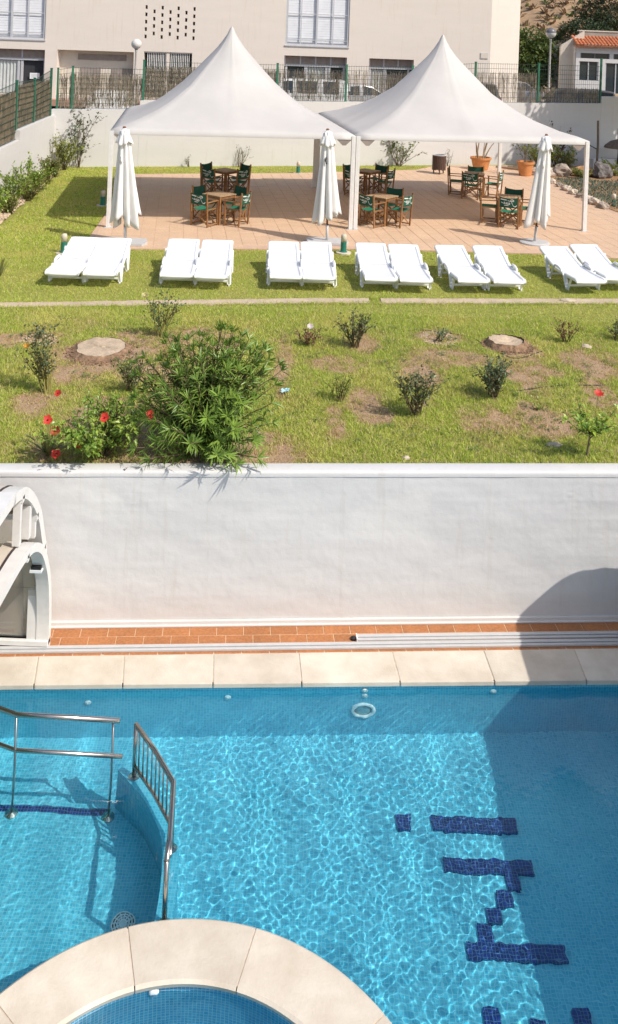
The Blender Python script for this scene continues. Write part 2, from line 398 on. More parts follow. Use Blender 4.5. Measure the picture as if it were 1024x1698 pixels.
def bare(x, y):
    v = 0
    for px, py, a, b in PATCH:
        d = ((x - px) / (a * 1.15)) ** 2 + ((y - py) / (b * 1.05)) ** 2
        if d < 2.2: v = max(v, 1 - sstep(.15, 1.7, d))
    n = mnoise.noise((x * 1.9, y * 1.4, 3.1)) * .5 + mnoise.noise((x * 6, y * 5, 7.7)) * .45 + mnoise.noise((x * 15, y * 12, 2.2)) * .35
    if y < 15.3: v = .48 * v * (1 + 2.0 * n) + .42 * sstep(.0, .5, n) * (.5 + v) + .10
    else: v = .05 + .25 * sstep(.25, .6, n)
    return max(0, min(1, v))
def gz(x, y):
    t = 1 - sstep(14.0, 15.6, y)
    z = -.035
    z += t * (.035 * mnoise.noise((x * .9, y * .7, 1.5)) + .022 * mnoise.noise((x * 2.6, y * 2.2, 9)))
    return z - .02 * (1 - sstep(9.9, 10.4, y))
E5 = math.radians(8.0)
# terrace outline
TERR = [(-4.76, 19.72), (-3.6, 19.888), (1.11, 20.66), (2.98, 20.79), (5.56, 20.91), (7.2, 20.71), (12.5, 20.9), (12.5, 24.5), (9.2, 26.5), (8.84, 28.6), (8.72, 30.7), (8.62, 33.6), (9.4, 36.3), (5.2, 35.3), (4.17, 33.82), (-.284, 31.853), (-5.64, 30.28)]
def inpoly(x, y, P):
    c = False; j = len(P) - 1
    for i in range(len(P)):
        if (P[i][1] > y) != (P[j][1] > y) and x < (P[j][0] - P[i][0]) * (y - P[i][1]) / (P[j][1] - P[i][1]) + P[i][0]: c = not c
        j = i
    return c
def path_y(x):  # back, front edges
    if x < .18: yb = lerp(15.69, 16.654, (x + 5.143) / 5.324); yf = lerp(15.42, 16.35, (x + 5.05) / 5.231)
    else: yb = lerp(16.654, 17.40, (x - .18) / 5.9); yf = lerp(16.35, 17.07, (x - .18) / 5.8)
    return yf, yb

# ---- lawn sheet with bare soil in its colour
def build_lawn():
    xs = np.concatenate([np.arange(-9.6, -5.2, .25), np.arange(-5.2, 6.4, .075), np.arange(6.4, 17.0, .3)])
    ys = np.concatenate([np.arange(9.6, 15.8, .075), np.arange(15.8, 40.3, .3)])
    nx, ny = len(xs), len(ys)
    V = []; A = []
    for y in ys:
        for x in xs:
            yy = max(y, YW(x) + .1) if y < 11.5 else y
            V.append((x, yy, gz(x, yy))); A.append(bare(x, yy))
    j, i = np.mgrid[0:ny - 1, 0:nx - 1]
    a = j * nx + i
    F = np.stack([a, a + 1, a + nx + 1, a + nx], -1).reshape(-1, 4)
    m, nt, b = new_mat('lawn_soil_and_turf')
    at = nd(nt, 'ShaderNodeAttribute', _attribute_name='bare'); p = pos(nt)
    g = mix(nt, ramp(nt, noise(nt, p, 1.1, 4), .35, .68), (.40, .43, .085), (.52, .48, .13))
    g = mix(nt, ramp(nt, noise(nt, p, 34, 4), .35, .7), scl((.30, .31, .08), .62), g)
    so = mix(nt, ramp(nt, noise(nt, p, 5, 5), .35, .7), (.52, .335, .20), (.64, .47, .31))
    so = mix(nt, ramp(nt, noise(nt, p, 45, 5, .7), .4, .75), scl((.50, .34, .21), .75), so)
    nz = noise(nt, p, 14, 5, .65)
    ad = nt.nodes.new('ShaderNodeMath'); ad.operation = 'ADD'; nt.links.new(at.outputs['Fac'], ad.inputs[0])
    sb = nt.nodes.new('ShaderNodeMath'); sb.operation = 'MULTIPLY_ADD'; sb.inputs[1].default_value = .9; sb.inputs[2].default_value = -.45
    nt.links.new(nz, sb.inputs[0]); nt.links.new(sb.outputs[0], ad.inputs[1])
    c = mix(nt, ramp(nt, ad.outputs[0], .25, .5), g, so)
    nt.links.new(c, b.inputs['Base Color']); b.inputs['Roughness'].default_value = .95; b.inputs['Specular IOR Level'].default_value = .1
    bump(nt, b, noise(nt, p, 40, 6, .7), .8, .03)
    o = raw_mesh('lawn', V, F, m)
    at = o.data.attributes.new('bare', 'FLOAT', 'POINT'); at.data.foreach_set('value', np.array(A, np.float32))
    struct(o)
build_lawn()

# ---- grass blades: one stuff object
def build_grass():
    r = np.random.RandomState(5)
    P = []
    def scatter(n, x0, x1, y0, y1, h, k):
        X = r.uniform(x0, x1, n); Y = r.uniform(y0, y1, n); U = r.uniform(0, 1, n)
        for x, y, u in zip(X, Y, U):
            if y < YW(x) + .22 or y > YB(x) - .1: continue
            if abs(x) > .42 * y + 1.6: continue
            if x < -8.6 + .074 * (31.2 - y) * 1 + .75 and y > 17: 
                if x < -7.1 - .105 * (y - 21.9): continue
            if y > 19 and (inpoly(x, y, TERR)): continue
            if x > 8.6 and y > 26: continue
            f, bk = path_y(x)
            if f + .03 < y < bk - .03 and not (1.28 < x < 1.5): continue
            if math.hypot(x + 2.93, y - 13.55) < .52 or math.hypot(x - 3.32, y - 14.45) < .42: continue
            bb = bare(x, y)
            if u < bb * .85 - .05: continue
            P.append((x, y, h * (1 - .55 * bb), bb))
    scatter(103000, -5.6, 7.9, 10.0, 15.9, .040, 0)
    scatter(36000, -8, 10.5, 15.3, 20.9, .032, 1)
    scatter(22000, -8.6, -4.6, 18, 33, .035, 2)
    scatter(5000, -8, 5.2, 29.8, 35.5, .04, 2)
    # longer ragged tufts along the path, the wall foot and the terrace edge
    for i in range(2600):
        x = r.uniform(-5.4, 6.4); f, bk = path_y(x)
        P.append((x, (f - r.uniform(-.03, .05)) if i % 2 else bk + r.uniform(-.03, .05), .05, .1))
    P = np.array(P)
    nb = 6; n = len(P)
    px = np.repeat(P[:, 0], nb) + r.normal(0, .022, n * nb); py = np.repeat(P[:, 1], nb) + r.normal(0, .022, n * nb)
    hh = np.repeat(P[:, 2] * np.exp(r.normal(0, .3, n)), nb) * r.uniform(.4, 1.4, n * nb)
    pz = np.repeat(np.array([gz(a, b) for a, b in P[:, :2]]), nb) - .004
    an = r.uniform(0, 2 * np.pi, n * nb); w = np.where(py > 20, .008, .0045) * r.uniform(.7, 1.4, n * nb)
    ln = r.uniform(.2, 1.1, n * nb) * hh; la = r.uniform(0, 2 * np.pi, n * nb)
    dx, dy = np.cos(an) * w, np.sin(an) * w
    V = np.empty((n * nb, 3, 3), np.float32)
    V[:, 0] = np.stack([px - dx, py - dy, pz], 1); V[:, 1] = np.stack([px + dx, py + dy, pz], 1)
    V[:, 2] = np.stack([px + np.cos(la) * ln, py + np.sin(la) * ln, pz + hh], 1)
    F = np.arange(n * nb * 3).reshape(-1, 3)
    m = bpy.data.materials.new('grass_blade'); m.use_nodes = True; nt = m.node_tree; b = nt.nodes['Principled BSDF']
    g = nt.nodes.new('ShaderNodeNewGeometry')
    c = mix(nt, g.outputs['Random Per Island'], (.32, .44, .055), (.60, .67, .12))
    n1 = noise(nt, g.outputs['Position'], .9, 4)
    c = mix(nt, ramp(nt, n1, .45, .72), c, (.66, .62, .17))
    wn_ = nd(nt, 'ShaderNodeTexWhiteNoise'); nt.links.new(g.outputs['Random Per Island'], wn_.inputs['Vector'])
    c = mix(nt, ramp(nt, wn_.outputs['Value'], .78, .80), c, (.72, .60, .30))
    dr = nd(nt, 'ShaderNodeAttribute', _attribute_name='dry')
    c = mix(nt, ramp(nt, dr.outputs['Fac'], .12, .5), c, mix(nt, wn_.outputs['Value'], (.44, .30, .15), (.66, .52, .29)))
    nt.links.new(c, b.inputs['Base Color']); b.inputs['Roughness'].default_value = .6; b.inputs['Specular IOR Level'].default_value = .25
    tr = nt.nodes.new('ShaderNodeBsdfTranslucent'); nt.links.new(c, tr.inputs[0])
    mx = nt.nodes.new('ShaderNodeMixShader'); mx.inputs[0].default_value = .3
    nt.links.new(b.outputs[0], mx.inputs[1]); nt.links.new(tr.outputs[0], mx.inputs[2]); nt.links.new(mx.outputs[0], nt.nodes['Material Output'].inputs[0])
    o = raw_mesh('grass', V.reshape(-1, 3), F, m, smooth=False)
    dd = np.repeat(np.repeat(P[:, 3], nb), 3) * np.repeat(r.uniform(.3, 1.7, n * nb), 3)
    o.data.attributes.new('dry', 'FLOAT', 'POINT').data.foreach_set('value', dd.astype(np.float32))
    o['kind'] = 'stuff'; o['label'] = 'short sunlit green and straw grass blades over the lawn'; o['category'] = 'grass'
build_grass()
def build_clover():
    r = random.Random(19); mb = MB()
    for i in range(1500):
        x = r.uniform(-4.4, 5.2); y = r.uniform(10.3, 15.2)
        if y < YW(x) + .25 or mnoise.noise((x * .8, y * .8, 6)) < -.12 or abs(x) > .36 * y: continue
        z = gz(x, y); k = r.randint(4, 10); sz = r.uniform(.6, 1.5)
        for q in range(k):
            a = r.uniform(0, 6.28); d = r.uniform(0, .05) * sz
            mb.leaf((x + d * math.cos(a), y + d * math.sin(a), z + r.uniform(.008, .035)), (math.cos(a), math.sin(a), r.uniform(0, .6)), (0, 0, 1), .026 * sz, .02 * sz, .15, .1)
    o = mb.build('clover', leaf_mat('clover_leaf', ((.13, .22, .05), (.30, .36, .09), (.36, .30, .12)), .5, .25, 1.2)); o['kind'] = 'stuff'; o['label'] = 'low clover and broad leaved weeds through the turf'; o['category'] = 'clover'
build_clover()

# ---- concrete strip through the lawn
def build_path():
    m = MB()
    for x0, x1 in ((-9, 1.28), (1.5, 9.5)):
        n = int((x1 - x0) / .12); top = []
        vs = []
        for i in range(n + 1):
            x = lerp(x0, x1, i / n); f, bk = path_y(x)
            f += .035 * mnoise.noise((x * 2.2, 0, 4)) + .03 * mnoise.noise((x * 7, 0, 4)); bk += .03 * mnoise.noise((x * 2, 5, 4)) + .025 * mnoise.noise((x * 6, 3, 4))
            z = -.012 + .006 * mnoise.noise((x * 3, 1, 1))
            vs += [(x, f, -.1), (x, f, z), (x, (f + bk) / 2, z + .004), (x, bk, z), (x, bk, -.1)]
        fs = []
        for i in range(n):
            for k in range(4): a = i * 5 + k; fs.append((a, a + 5, a + 6, a + 1))
        m.add(vs, fs)
    o = struct(m.build('path', M['path']))
build_path()

# ---- terrace: slab, pavers one by one
def build_terrace():
    m = MB(); m.prism(TERR, -.12, -.006)
    t = struct(m.build('terrace', M['terrace_grout']))
    s = .333; c, sn = math.cos(E5), math.sin(E5)
    cells = []
    for i in range(-30, 60):
        for j in range(-10, 60):
            lx = i * s; ly = j * s
            x = 0 + lx * c - ly * sn; y = 19.6 + lx * sn + ly * c
            h = s * .47
            if all(inpoly(x + a * h * c - b * h * sn, y + a * h * sn + b * h * c, TERR) for a in (-1, 1) for b in (-1, 1)):
                cells.append((math.hypot(x, y), x, y))
            elif inpoly(x, y, TERR): cells.append((1e3, x, y))
    cells.sort()
    r = random.Random(3)
    pm = MB(); pm.box((-.1625, -.1625, -.02), (.1625, .1625, .0))
    proto = None; rest = MB(); k = 0
    for d, x, y in cells:
        vis = abs(x) < .345 * y and d < 900
        z = r.uniform(-.0005, .0022); tx = r.uniform(-.004, .004); ty = r.uniform(-.004, .004)
        if vis and k < 300:
            if proto is None: o = proto = bevel(pm.build('paver', M['terrace_tile'], t), .004, 1)
            else: o = proto.copy(); COL.objects.link(o)
            o.location = (x, y, z); o.rotation_euler = (tx, ty, E5); k += 1
        elif d < 900:
            M4 = Matrix.Translation((x, y, z)) @ Matrix.Rotation(E5, 4, 'Z') @ Matrix.Rotation(tx, 4, 'X') @ Matrix.Rotation(ty, 4, 'Y')
            rest.box((-.1625, -.1625, -.02), (.1625, .1625, 0), 0, M4)
    rest.build('pavers', M['terrace_tile'], t, kind='stuff')
build_terrace()

# ---- streets and ground beyond the walls
def quad_sheet(name, pts, z, m, kind='structure'):
    mb = MB(); mb.prism(pts, z - .3, z); o = mb.build(name, m); o['kind'] = kind; return o
def zst(x): return 1.25 - .38 * (1 - sstep(-8.3, -3.5, x))
def build_street():
    xs = [-60, -30, -9.2] + [lerp(-9.1, -3, k / 14) for k in range(15)] + [0, 10, 20, 40, 60]; vs = []
    for x in xs:
        f = YB(x) + .29 if x > -9.15 else (31.4 if x > -9.5 else 20)
        vs += [(x, f, zst(x) - .3), (x, f, zst(x)), (x, 96, zst(x))]
    fs = []
    for i in range(len(xs) - 1):
        for k in range(2): a = i * 3 + k; fs.append((a, a + 3, a + 4, a + 1))
    mb = MB(); mb.add(vs, fs); struct(mb.build('street', M['asphalt']))
build_street()
quad_sheet('pavement', [(-20, 42.2), (11, 46.9), (10.8, 48.5), (-20, 43.4)], 1.32, M['pavement'])
def build_hill():
    V = []; nx, ny = 120, 90
    xs = np.linspace(-150, 190, nx); ys = np.linspace(58, 420, ny)
    for y in ys:
        for x in xs:
            t = sstep(60, 150, y + .25 * (x - 20)) * sstep(6, 30, x + .1 * (y - 60))
            z = 1.0 + 3.5 * sstep(58, 76, y) * sstep(8, 16, x) + 34 * t + 26 * sstep(120, 330, y)
            z += (1.2 * mnoise.noise((x * .05, y * .05, 2)) + .5 * mnoise.noise((x * .2, y * .2, 5))) * sstep(60, 80, y)
            V.append((x, y, z))
    j, i = np.mgrid[0:ny - 1, 0:nx - 1]; a = j * nx + i
    F = np.stack([a, a + 1, a + nx + 1, a + nx], -1).reshape(-1, 4)
    m = mat('dry_hillside_earth', (.40, .265, .155), .95, .3, .5, bscale=1.5, bstr=.6, fine=3)
    o = struct(raw_mesh('hill', V, F, m)); return o
build_hill()
def ground_frame():
    mb = MB()
    mb.box((-400, -200, -6.4), (400, 420, -6.0))
    struct(mb.build('ground', M['asphalt']))
ground_frame()
# yard level round the garden, outside the picture
quad_sheet('yard', [(-60, 9.9), (-9.7, 9.9), (-8.9, 20.5), (-8.9, 31), (-60, 31)], 1.2, M['asphalt'])
quad_sheet('side_lawn', [(16.9, 11.5), (60, 11.5), (60, 60), (16.9, 38)], -.02, M['lf_bed'] if False else mat('side_lawn_turf', (.16, .19, .055), .9, .25, 2, bscale=30, bstr=.6))

# ---- hillside scrub: dry tussocks, one mass
def build_scrub():
    r = random.Random(8); mb = MB()
    dg = bpy.context.evaluated_depsgraph_get()
    hill = bpy.data.objects['hill']
    bpy.context.view_layer.update()
    for i in range(1500):
        y = r.uniform(64, 150); x = r.uniform(.215 * y, .37 * y)
        ok, loc, nrm, idx = hill.ray_cast((x, y, 200), (0, 0, -1))
        if not ok: continue
        s = r.uniform(.25, .75) * (.8 + y / 160)
        mi = 0 if r.random() < .75 else 1
        for k in range(8):
            a = r.uniform(0, 6.28); e = r.uniform(.2, 1.2)
            d = Vector((math.cos(a) * math.cos(e), math.sin(a) * math.cos(e), math.sin(e)))
            mb.leaf(loc + Vector((r.uniform(-.2, .2), r.uniform(-.2, .2), -.05)), d, (0, 0, 1), s * r.uniform(.5, 1), s * .35, .2, 0, mi)
    o = mb.build('dry_scrub', [leaf_mat('straw_tussock', ((.34, .22, .12), (.46, .33, .20), (.25, .16, .09)), .9, .1, .3), M['lf_tree']])
    o['kind'] = 'stuff'; o['label'] = 'dry brown tussocks and low scrub over the hillside'; o['category'] = 'scrub'
build_scrub()

# ================================================================== POOL
ZF = -2.52
def path_pts(P, n=6):   # Catmull-Rom
    P = [Vector(p) for p in P]; out = []
    for i in range(len(P) - 1):
        a = P[max(i - 1, 0)]; b = P[i]; c = P[i + 1]; d = P[min(i + 2, len(P) - 1)]
        for k in range(n):
            t = k / n
            out.append(.5 * ((2 * b) + (c - a) * t + (2 * a - 5 * b + 4 * c - d) * t * t + (3 * b - a - 3 * c + d) * t ** 3))
    out.append(P[-1]); return out
RC = (-.55, 4.912); RO = 1.6926; RI = 1.249
PX0, PX1, PY0 = -6.0, 8.0, 2.2
def pool_shell():
    mb = MB()
    mb.add([(PX0, PY0, ZF), (PX1, PY0, ZF - .05), (PX1, YE(PX1) + .03, ZF - .05), (PX0, YE(PX0) + .03, ZF)], [(0, 1, 2, 3)])
    zt = DECK - .045
    f = lambda x: YE(x) + .03
    mb.add([(PX0, f(PX0), ZF - .2), (PX1, f(PX1), ZF - .2), (PX1, f(PX1), zt), (PX0, f(PX0), zt)], [(0, 1, 2, 3)])
    mb.add([(PX0, PY0, ZF - .2), (PX0, f(PX0), ZF - .2), (PX0, f(PX0), zt), (PX0, PY0, zt)], [(0, 1, 2, 3)])
    mb.add([(PX1, f(PX1), ZF - .2), (PX1, PY0, ZF - .2), (PX1, PY0, zt), (PX1, f(PX1), zt)], [(0, 1, 2, 3)])
    mb.add([(PX1, PY0, ZF - .2), (PX0, PY0, ZF - .2), (PX0, PY0, zt), (PX1, PY0, zt)], [(0, 1, 2, 3)])
    o = struct(mb.build('pool_basin', M['mosaic'])); set_uv(o, box_uv); flag(o, 'is_caustics_receiver')
    return o
basin = pool_shell()
DIV = path_pts([(-1.39, 8.07, 0), (-1.283, 7.96, 0), (-1.10, 7.76, 0), (-.97, 7.56, 0), (-.88, 7.36, 0), (-.835, 7.1, 0), (-.82, 6.8, 0), (-.83, 6.5, 0)], 5)
ZS = -2.35
def shallow():
    mb = MB()
    poly = [(PX0 + .002, PY0 + .002)] + [(-.83, PY0 + .002)] + [(p.x, p.y) for p in reversed(DIV)] + [(PX0 + .002, 8.02)]
    mb.prism(poly, ZF - .1, ZS)
    o = struct(mb.build('shallow_pool_floor', M['mosaic'])); set_uv(o, box_uv); flag(o, 'is_caustics_receiver')
    # the low curved wall between the two parts
    mb = MB(); w = .065; n = len(DIV); vs = []
    for i, p in enumerate(DIV):
        d = (DIV[min(i + 1, n - 1)] - DIV[max(i - 1, 0)]).normalized(); s = Vector((d.y, -d.x, 0))
        a = p + s * -w; b = p + s * w
        vs += [(a.x, a.y, ZF - .1), (a.x, a.y, WZ - .045), (b.x, b.y, WZ - .045), (b.x, b.y, ZF - .1)]
    fs = [(0, 1, 2, 3)]
    for i in range(n - 1):
        for k in range(4): a = i * 4 + k; b = i * 4 + (k + 1) % 4; fs.append((a, a + 4, b + 4, b))
    fs.append(tuple((n - 1) * 4 + k for k in (3, 2, 1, 0)))
    mb.add(vs, fs)
    o = mb.build('dividing_wall', M['mosaic']); set_uv(o, box_uv); flag(o, 'is_caustics_receiver')
    tag(o, 'low curved mosaic wall just under water dividing off the shallow pool', 'wall')
    # navy band on the step edge
    mb = MB(); mb.box((PX0 + .1, 7.945, ZS - .01), (-1.47, 8.012, ZS + .003))
    o2 = mb.build('navy_mosaic_band', M['mosaic_dark'], basin); set_uv(o2, box_uv); flag(o2, 'is_caustics_receiver')
shallow()
def marks():
    B = [(1.04, 8.04, 1.17, 8.19), (1.35, 8.04, 2.12, 8.185), (1.395, 7.65, 2.155, 7.78), (1.915, 7.51, 2.04, 7.65), (1.805, 7.36, 1.94, 7.50), (1.70, 7.23, 1.82, 7.355), (1.58, 7.075, 1.715, 7.22), (1.475, 6.945, 2.24, 7.075), (1.52, 6.44, 1.65, 6.612), (1.84, 6.38, 1.97, 6.54), (2.17, 6.45, 2.30, 6.618)]
    for x0, y0, x1, y1 in B:
        mb = MB(); mb.box((x0, y0, ZF - .045), (x1, y1, ZF + .003 - .008 * 0))
        o = mb.build('navy_mosaic_mark', M['mosaic_dark'], basin); set_uv(o, box_uv); flag(o, 'is_caustics_receiver')
marks()

# ---- water with real waves
def build_water():
    x0, x1, y0 = -3.3, 4.0, 4.55; d = .0082
    nx = int((x1 - x0) / d); ny = int((9.35 - y0) / d)
    U, Vv = np.meshgrid(np.linspace(0, 1, nx), np.linspace(0, 1, ny))
    X = x0 + U * (x1 - x0); Y1 = 9.022 + .0652 * X + .03; Y = y0 + Vv * (Y1 - y0)
    r = np.random.RandomState(21); Z = np.zeros_like(X)
    amp = .75 + .3 * np.sin(X * 1.1 + .6) * np.cos(Y * 1.3)          # livelier and calmer zones
    mid = np.exp(-((X - .9) / 1.5) ** 2 - ((Y - 7.3) / 1.2) ** 2)
    calm = 1 - .52 / (1 + np.exp((X + .95) * 9)) - .12 / (1 + np.exp(-(Y - 8.4) * 5))
    for i in range(64):
        a = r.uniform(0, 2 * np.pi); lam = .040 * (2.7 ** r.uniform(0, 1)); k = 2 * np.pi / lam
        wx = .18 * np.sin(Y * 1.7 + i) ; wy = .18 * np.sin(X * 1.9 + 2 * i)
        curv = r.uniform(.24, .58) * (.75 + .7 * mid) * amp * calm
        Z += curv / k ** 2 * np.sin(k * (np.cos(a) * (X + wx) + np.sin(a) * (Y + wy)) + r.uniform(0, 6.28))
    for i in range(6):                                                # longer swell running along the wall
        a = r.uniform(-.35, .35); lam = r.uniform(.3, .8); k = 2 * np.pi / lam
        Z += .25 / k ** 2 * np.sin(k * (np.cos(a) * X + np.sin(a) * Y) + r.uniform(0, 6.28))
    edge = np.minimum(1, np.minimum(np.minimum(X - x0, x1 - X) / .3, (Y - y0) / .3)); edge = np.clip(edge, 0, 1)
    Z = WZ + Z * edge
    V = np.stack([X, Y, Z], -1).reshape(-1, 3)
    j, i = np.mgrid[0:ny - 1, 0:nx - 1]; a = j * nx + i
    F = np.stack([a, a + 1, a + nx + 1, a + nx], -1).reshape(-1, 4)
    Ve = []; Fe = []
    def q(pts):
        o = len(V) + len(Ve); Ve.extend(pts); Fe.append((o, o + 1, o + 2, o + 3))
    f = lambda x: YE(x) + .03
    q([(PX0, PY0, WZ), (x0, PY0, WZ), (x0, f(x0), WZ), (PX0, f(PX0), WZ)]); q([(x1, PY0, WZ), (PX1, PY0, WZ), (PX1, f(PX1), WZ), (x1, f(x1), WZ)])
    q([(x0, PY0, WZ), (x1, PY0, WZ), (x1, y0, WZ), (x0, y0, WZ)])
    V = np.concatenate([V, np.array(Ve)]); F = np.concatenate([F, np.array(Fe)])
    m, nt, b = new_mat('pool_water'); b.inputs['Base Color'].default_value = (.68, .97, 1, 1)
    b.inputs['Transmission Weight'].default_value = 1; b.inputs['Roughness'].default_value = 0; b.inputs['IOR'].default_value = 1.33
    o = raw_mesh('pool_water', V, F, m); struct(o); flag(o, 'is_caustics_caster')
build_water()

# ---- deck: bed, tiles, coping stones
def deck():
    mb = MB()
    n = 40
    vs = []
    for i in range(n + 1):
        x = lerp(-10, 13, i / n); vs += [(x, YE(x) + .06, DECK - .30), (x, YE(x) + .06, DECK - .0035), (x, YW(x) + .1, DECK - .0035)]
    fs = []
    for i in range(n):
        for k in range(2): a = i * 3 + k; fs.append((a, a + 3, a + 4, a + 1))
    mb.add(vs, fs)
    d = struct(mb.build('pool_deck', M['tile_grout']))
    # surround outside the picture
    mb = MB()
    mb.box((-60, -20, DECK - .3), (PX0, 8.55, DECK)); mb.box((PX1, -20, DECK - .3), (60, 9.45, DECK)); mb.box((PX0, -20, DECK - .3), (PX1, PY0, DECK))
    s = struct(mb.build('pool_surround', M['stone']))
    # terracotta tiles, three courses in running bond
    pm = None; ang = math.atan(.0765)
    for row, (d0, off) in enumerate(((.045, .0), (.193, .11), (.341, .0))):
        x = -6.2 + off
        k = 0
        while x < 6.6:
            L = .287
            cx = x + L / 2; cy = YW(cx) - d0 - .072
            if pm is None:
                b_ = MB(); b_.box((-.140, -.070, -.02), (.140, .070, 0)); pm = bevel(b_.build('floor_tile', M['terracotta'], d), .003, 1); o = pm
            else: o = pm.copy(); COL.objects.link(o)
            o.location = (cx, cy, DECK + rng.uniform(-.001, .001)); o.rotation_euler = (rng.uniform(-.004, .004), rng.uniform(-.004, .004), ang)
            x += L; k += 1
    # coping stones over the pool edge
    J = [(-5.3, -5.17), (-4.37, -4.26), (-3.44, -3.35), (-2.514, -2.437), (-1.654, -1.583), (-.744, -.704), (.137, .172), (1.114, 1.156), (2.088, 2.112), (3.067, 3.057), (4.02, 3.99), (4.97, 4.93)]
    for (b0, f0), (b1, f1) in zip(J[:-1], J[1:]):
        mb = MB(); g = .0055
        yb = lambda x: YW(x) - .492
        P = [(f0 + g, YE(f0)), (f1 - g, YE(f1)), (b1 - g, yb(b1)), (b0 + g, yb(b0))]
        mb.prism(P, DECK - .042, DECK + .004 + rng.uniform(-.0015, .0015))
        bevel(mb.build('coping_stone', M['stone'], d), .007, 2)
    mb = MB(); mb.add([(x, y, DECK - .0015) for x, y in ((-6, YE(-6) + .03), (6, YE(6) + .03), (6, YW(6) - .47), (-6, YW(-6) - .47))], [(0, 1, 2, 3)])
    mb.build('mortar_bed', M['mortar'], d)
    return d
deck_o = deck()

# ---- spa ring
def spa():
    t = thing('spa_pool', 'round spa pool ringed with pale stone at the bottom edge', 'spa pool', (RC[0], RC[1], DECK))
    ring = [139.9, 107.5, 75.8, 39.9, 5, -30, -65, -100, -135, -170, -185.1 - 0]
    ring = [139.9, 107.5, 75.8, 39.9, 5, -29, -63, -97, -131, -165, -193]
    A = ring + [139.9 - 360]
    for a0, a1 in zip(A[:-1], A[1:]):
        mb = MB(); n = 12; g = .2
        vs = []; prof = [(RI + .0, -.045), (RI - .012, -.012), (RI + .01, .002), (RO - .02, .002), (RO, -.012), (RO, -.05)]
        for k in range(n + 1):
            a = R(lerp(a0 - g, a1 + g, k / n)); dz = 0
            vs += [(r_ * math.cos(a), r_ * math.sin(a), z) for r_, z in prof]
        m_ = len(prof); fs = []
        for k in range(n):
            for q in range(m_ - 1): a = k * m_ + q; fs.append((a, a + 1, a + m_ + 1, a + m_))
        fs.append(tuple(range(m_ - 1, -1, -1))); fs.append(tuple(range(n * m_, (n + 1) * m_)))
        mb.add(vs, fs); o = mb.build('coping_stone', M['stone'], t)
    mb = MB(); mb.lathe([(RI + .014, -.0035), (RO - .022, -.0035)], 96, cap=False); mb.build('mortar_bed', M['mortar'], t)
    def cyl(name, prof, m_, n=96):
        mb = MB(); mb.lathe(prof, n, cap=False); o = mb.build(name, m_, t, smooth=False)
        me = o.data; uv = me.uv_layers.new(name='UVMap')
        for p in me.polygons:
            ca = math.atan2(p.center.y, p.center.x)
            for li in p.loop_indices:
                c = me.vertices[me.loops[li].vertex_index].co; a = math.atan2(c.y, c.x)
                if a - ca > math.pi: a -= 2 * math.pi
                if a - ca < -math.pi: a += 2 * math.pi
                flat = abs(p.normal.z) > .7
                uv.data[li].uv = (c.x, c.y) if flat else (a * (RI + .02), c.z)
        flag(o, 'is_caustics_receiver'); return o
    cyl('inner_wall', [(RI + .022, -.04), (RI + .022, -.55), (RI - .42, -.552)], M['mosaic_spa'])
    cyl('inner_floor', [(RI - .42, -.552), (RI - .42, -.95), (.01, -.952)], M['mosaic_spa'])
    cyl('outer_wall', [(RO - .03, -.045), (RO - .03, -1.0)], M['mosaic'])
    # white jet nozzle on the far inner wall
    mb = MB(); mb.lathe([(.001, .02), (.022, .02), (.034, .012), (.036, 0)], 16)
    o = mb.build('jet_nozzle', M['plastic'], t, smooth=True)
    a = R(101.5); o.location = ((RI + .02) * math.cos(a), (RI + .02) * math.sin(a), -.075); o.rotation_euler = (R(90), 0, a + R(90) + math.pi)
spa()
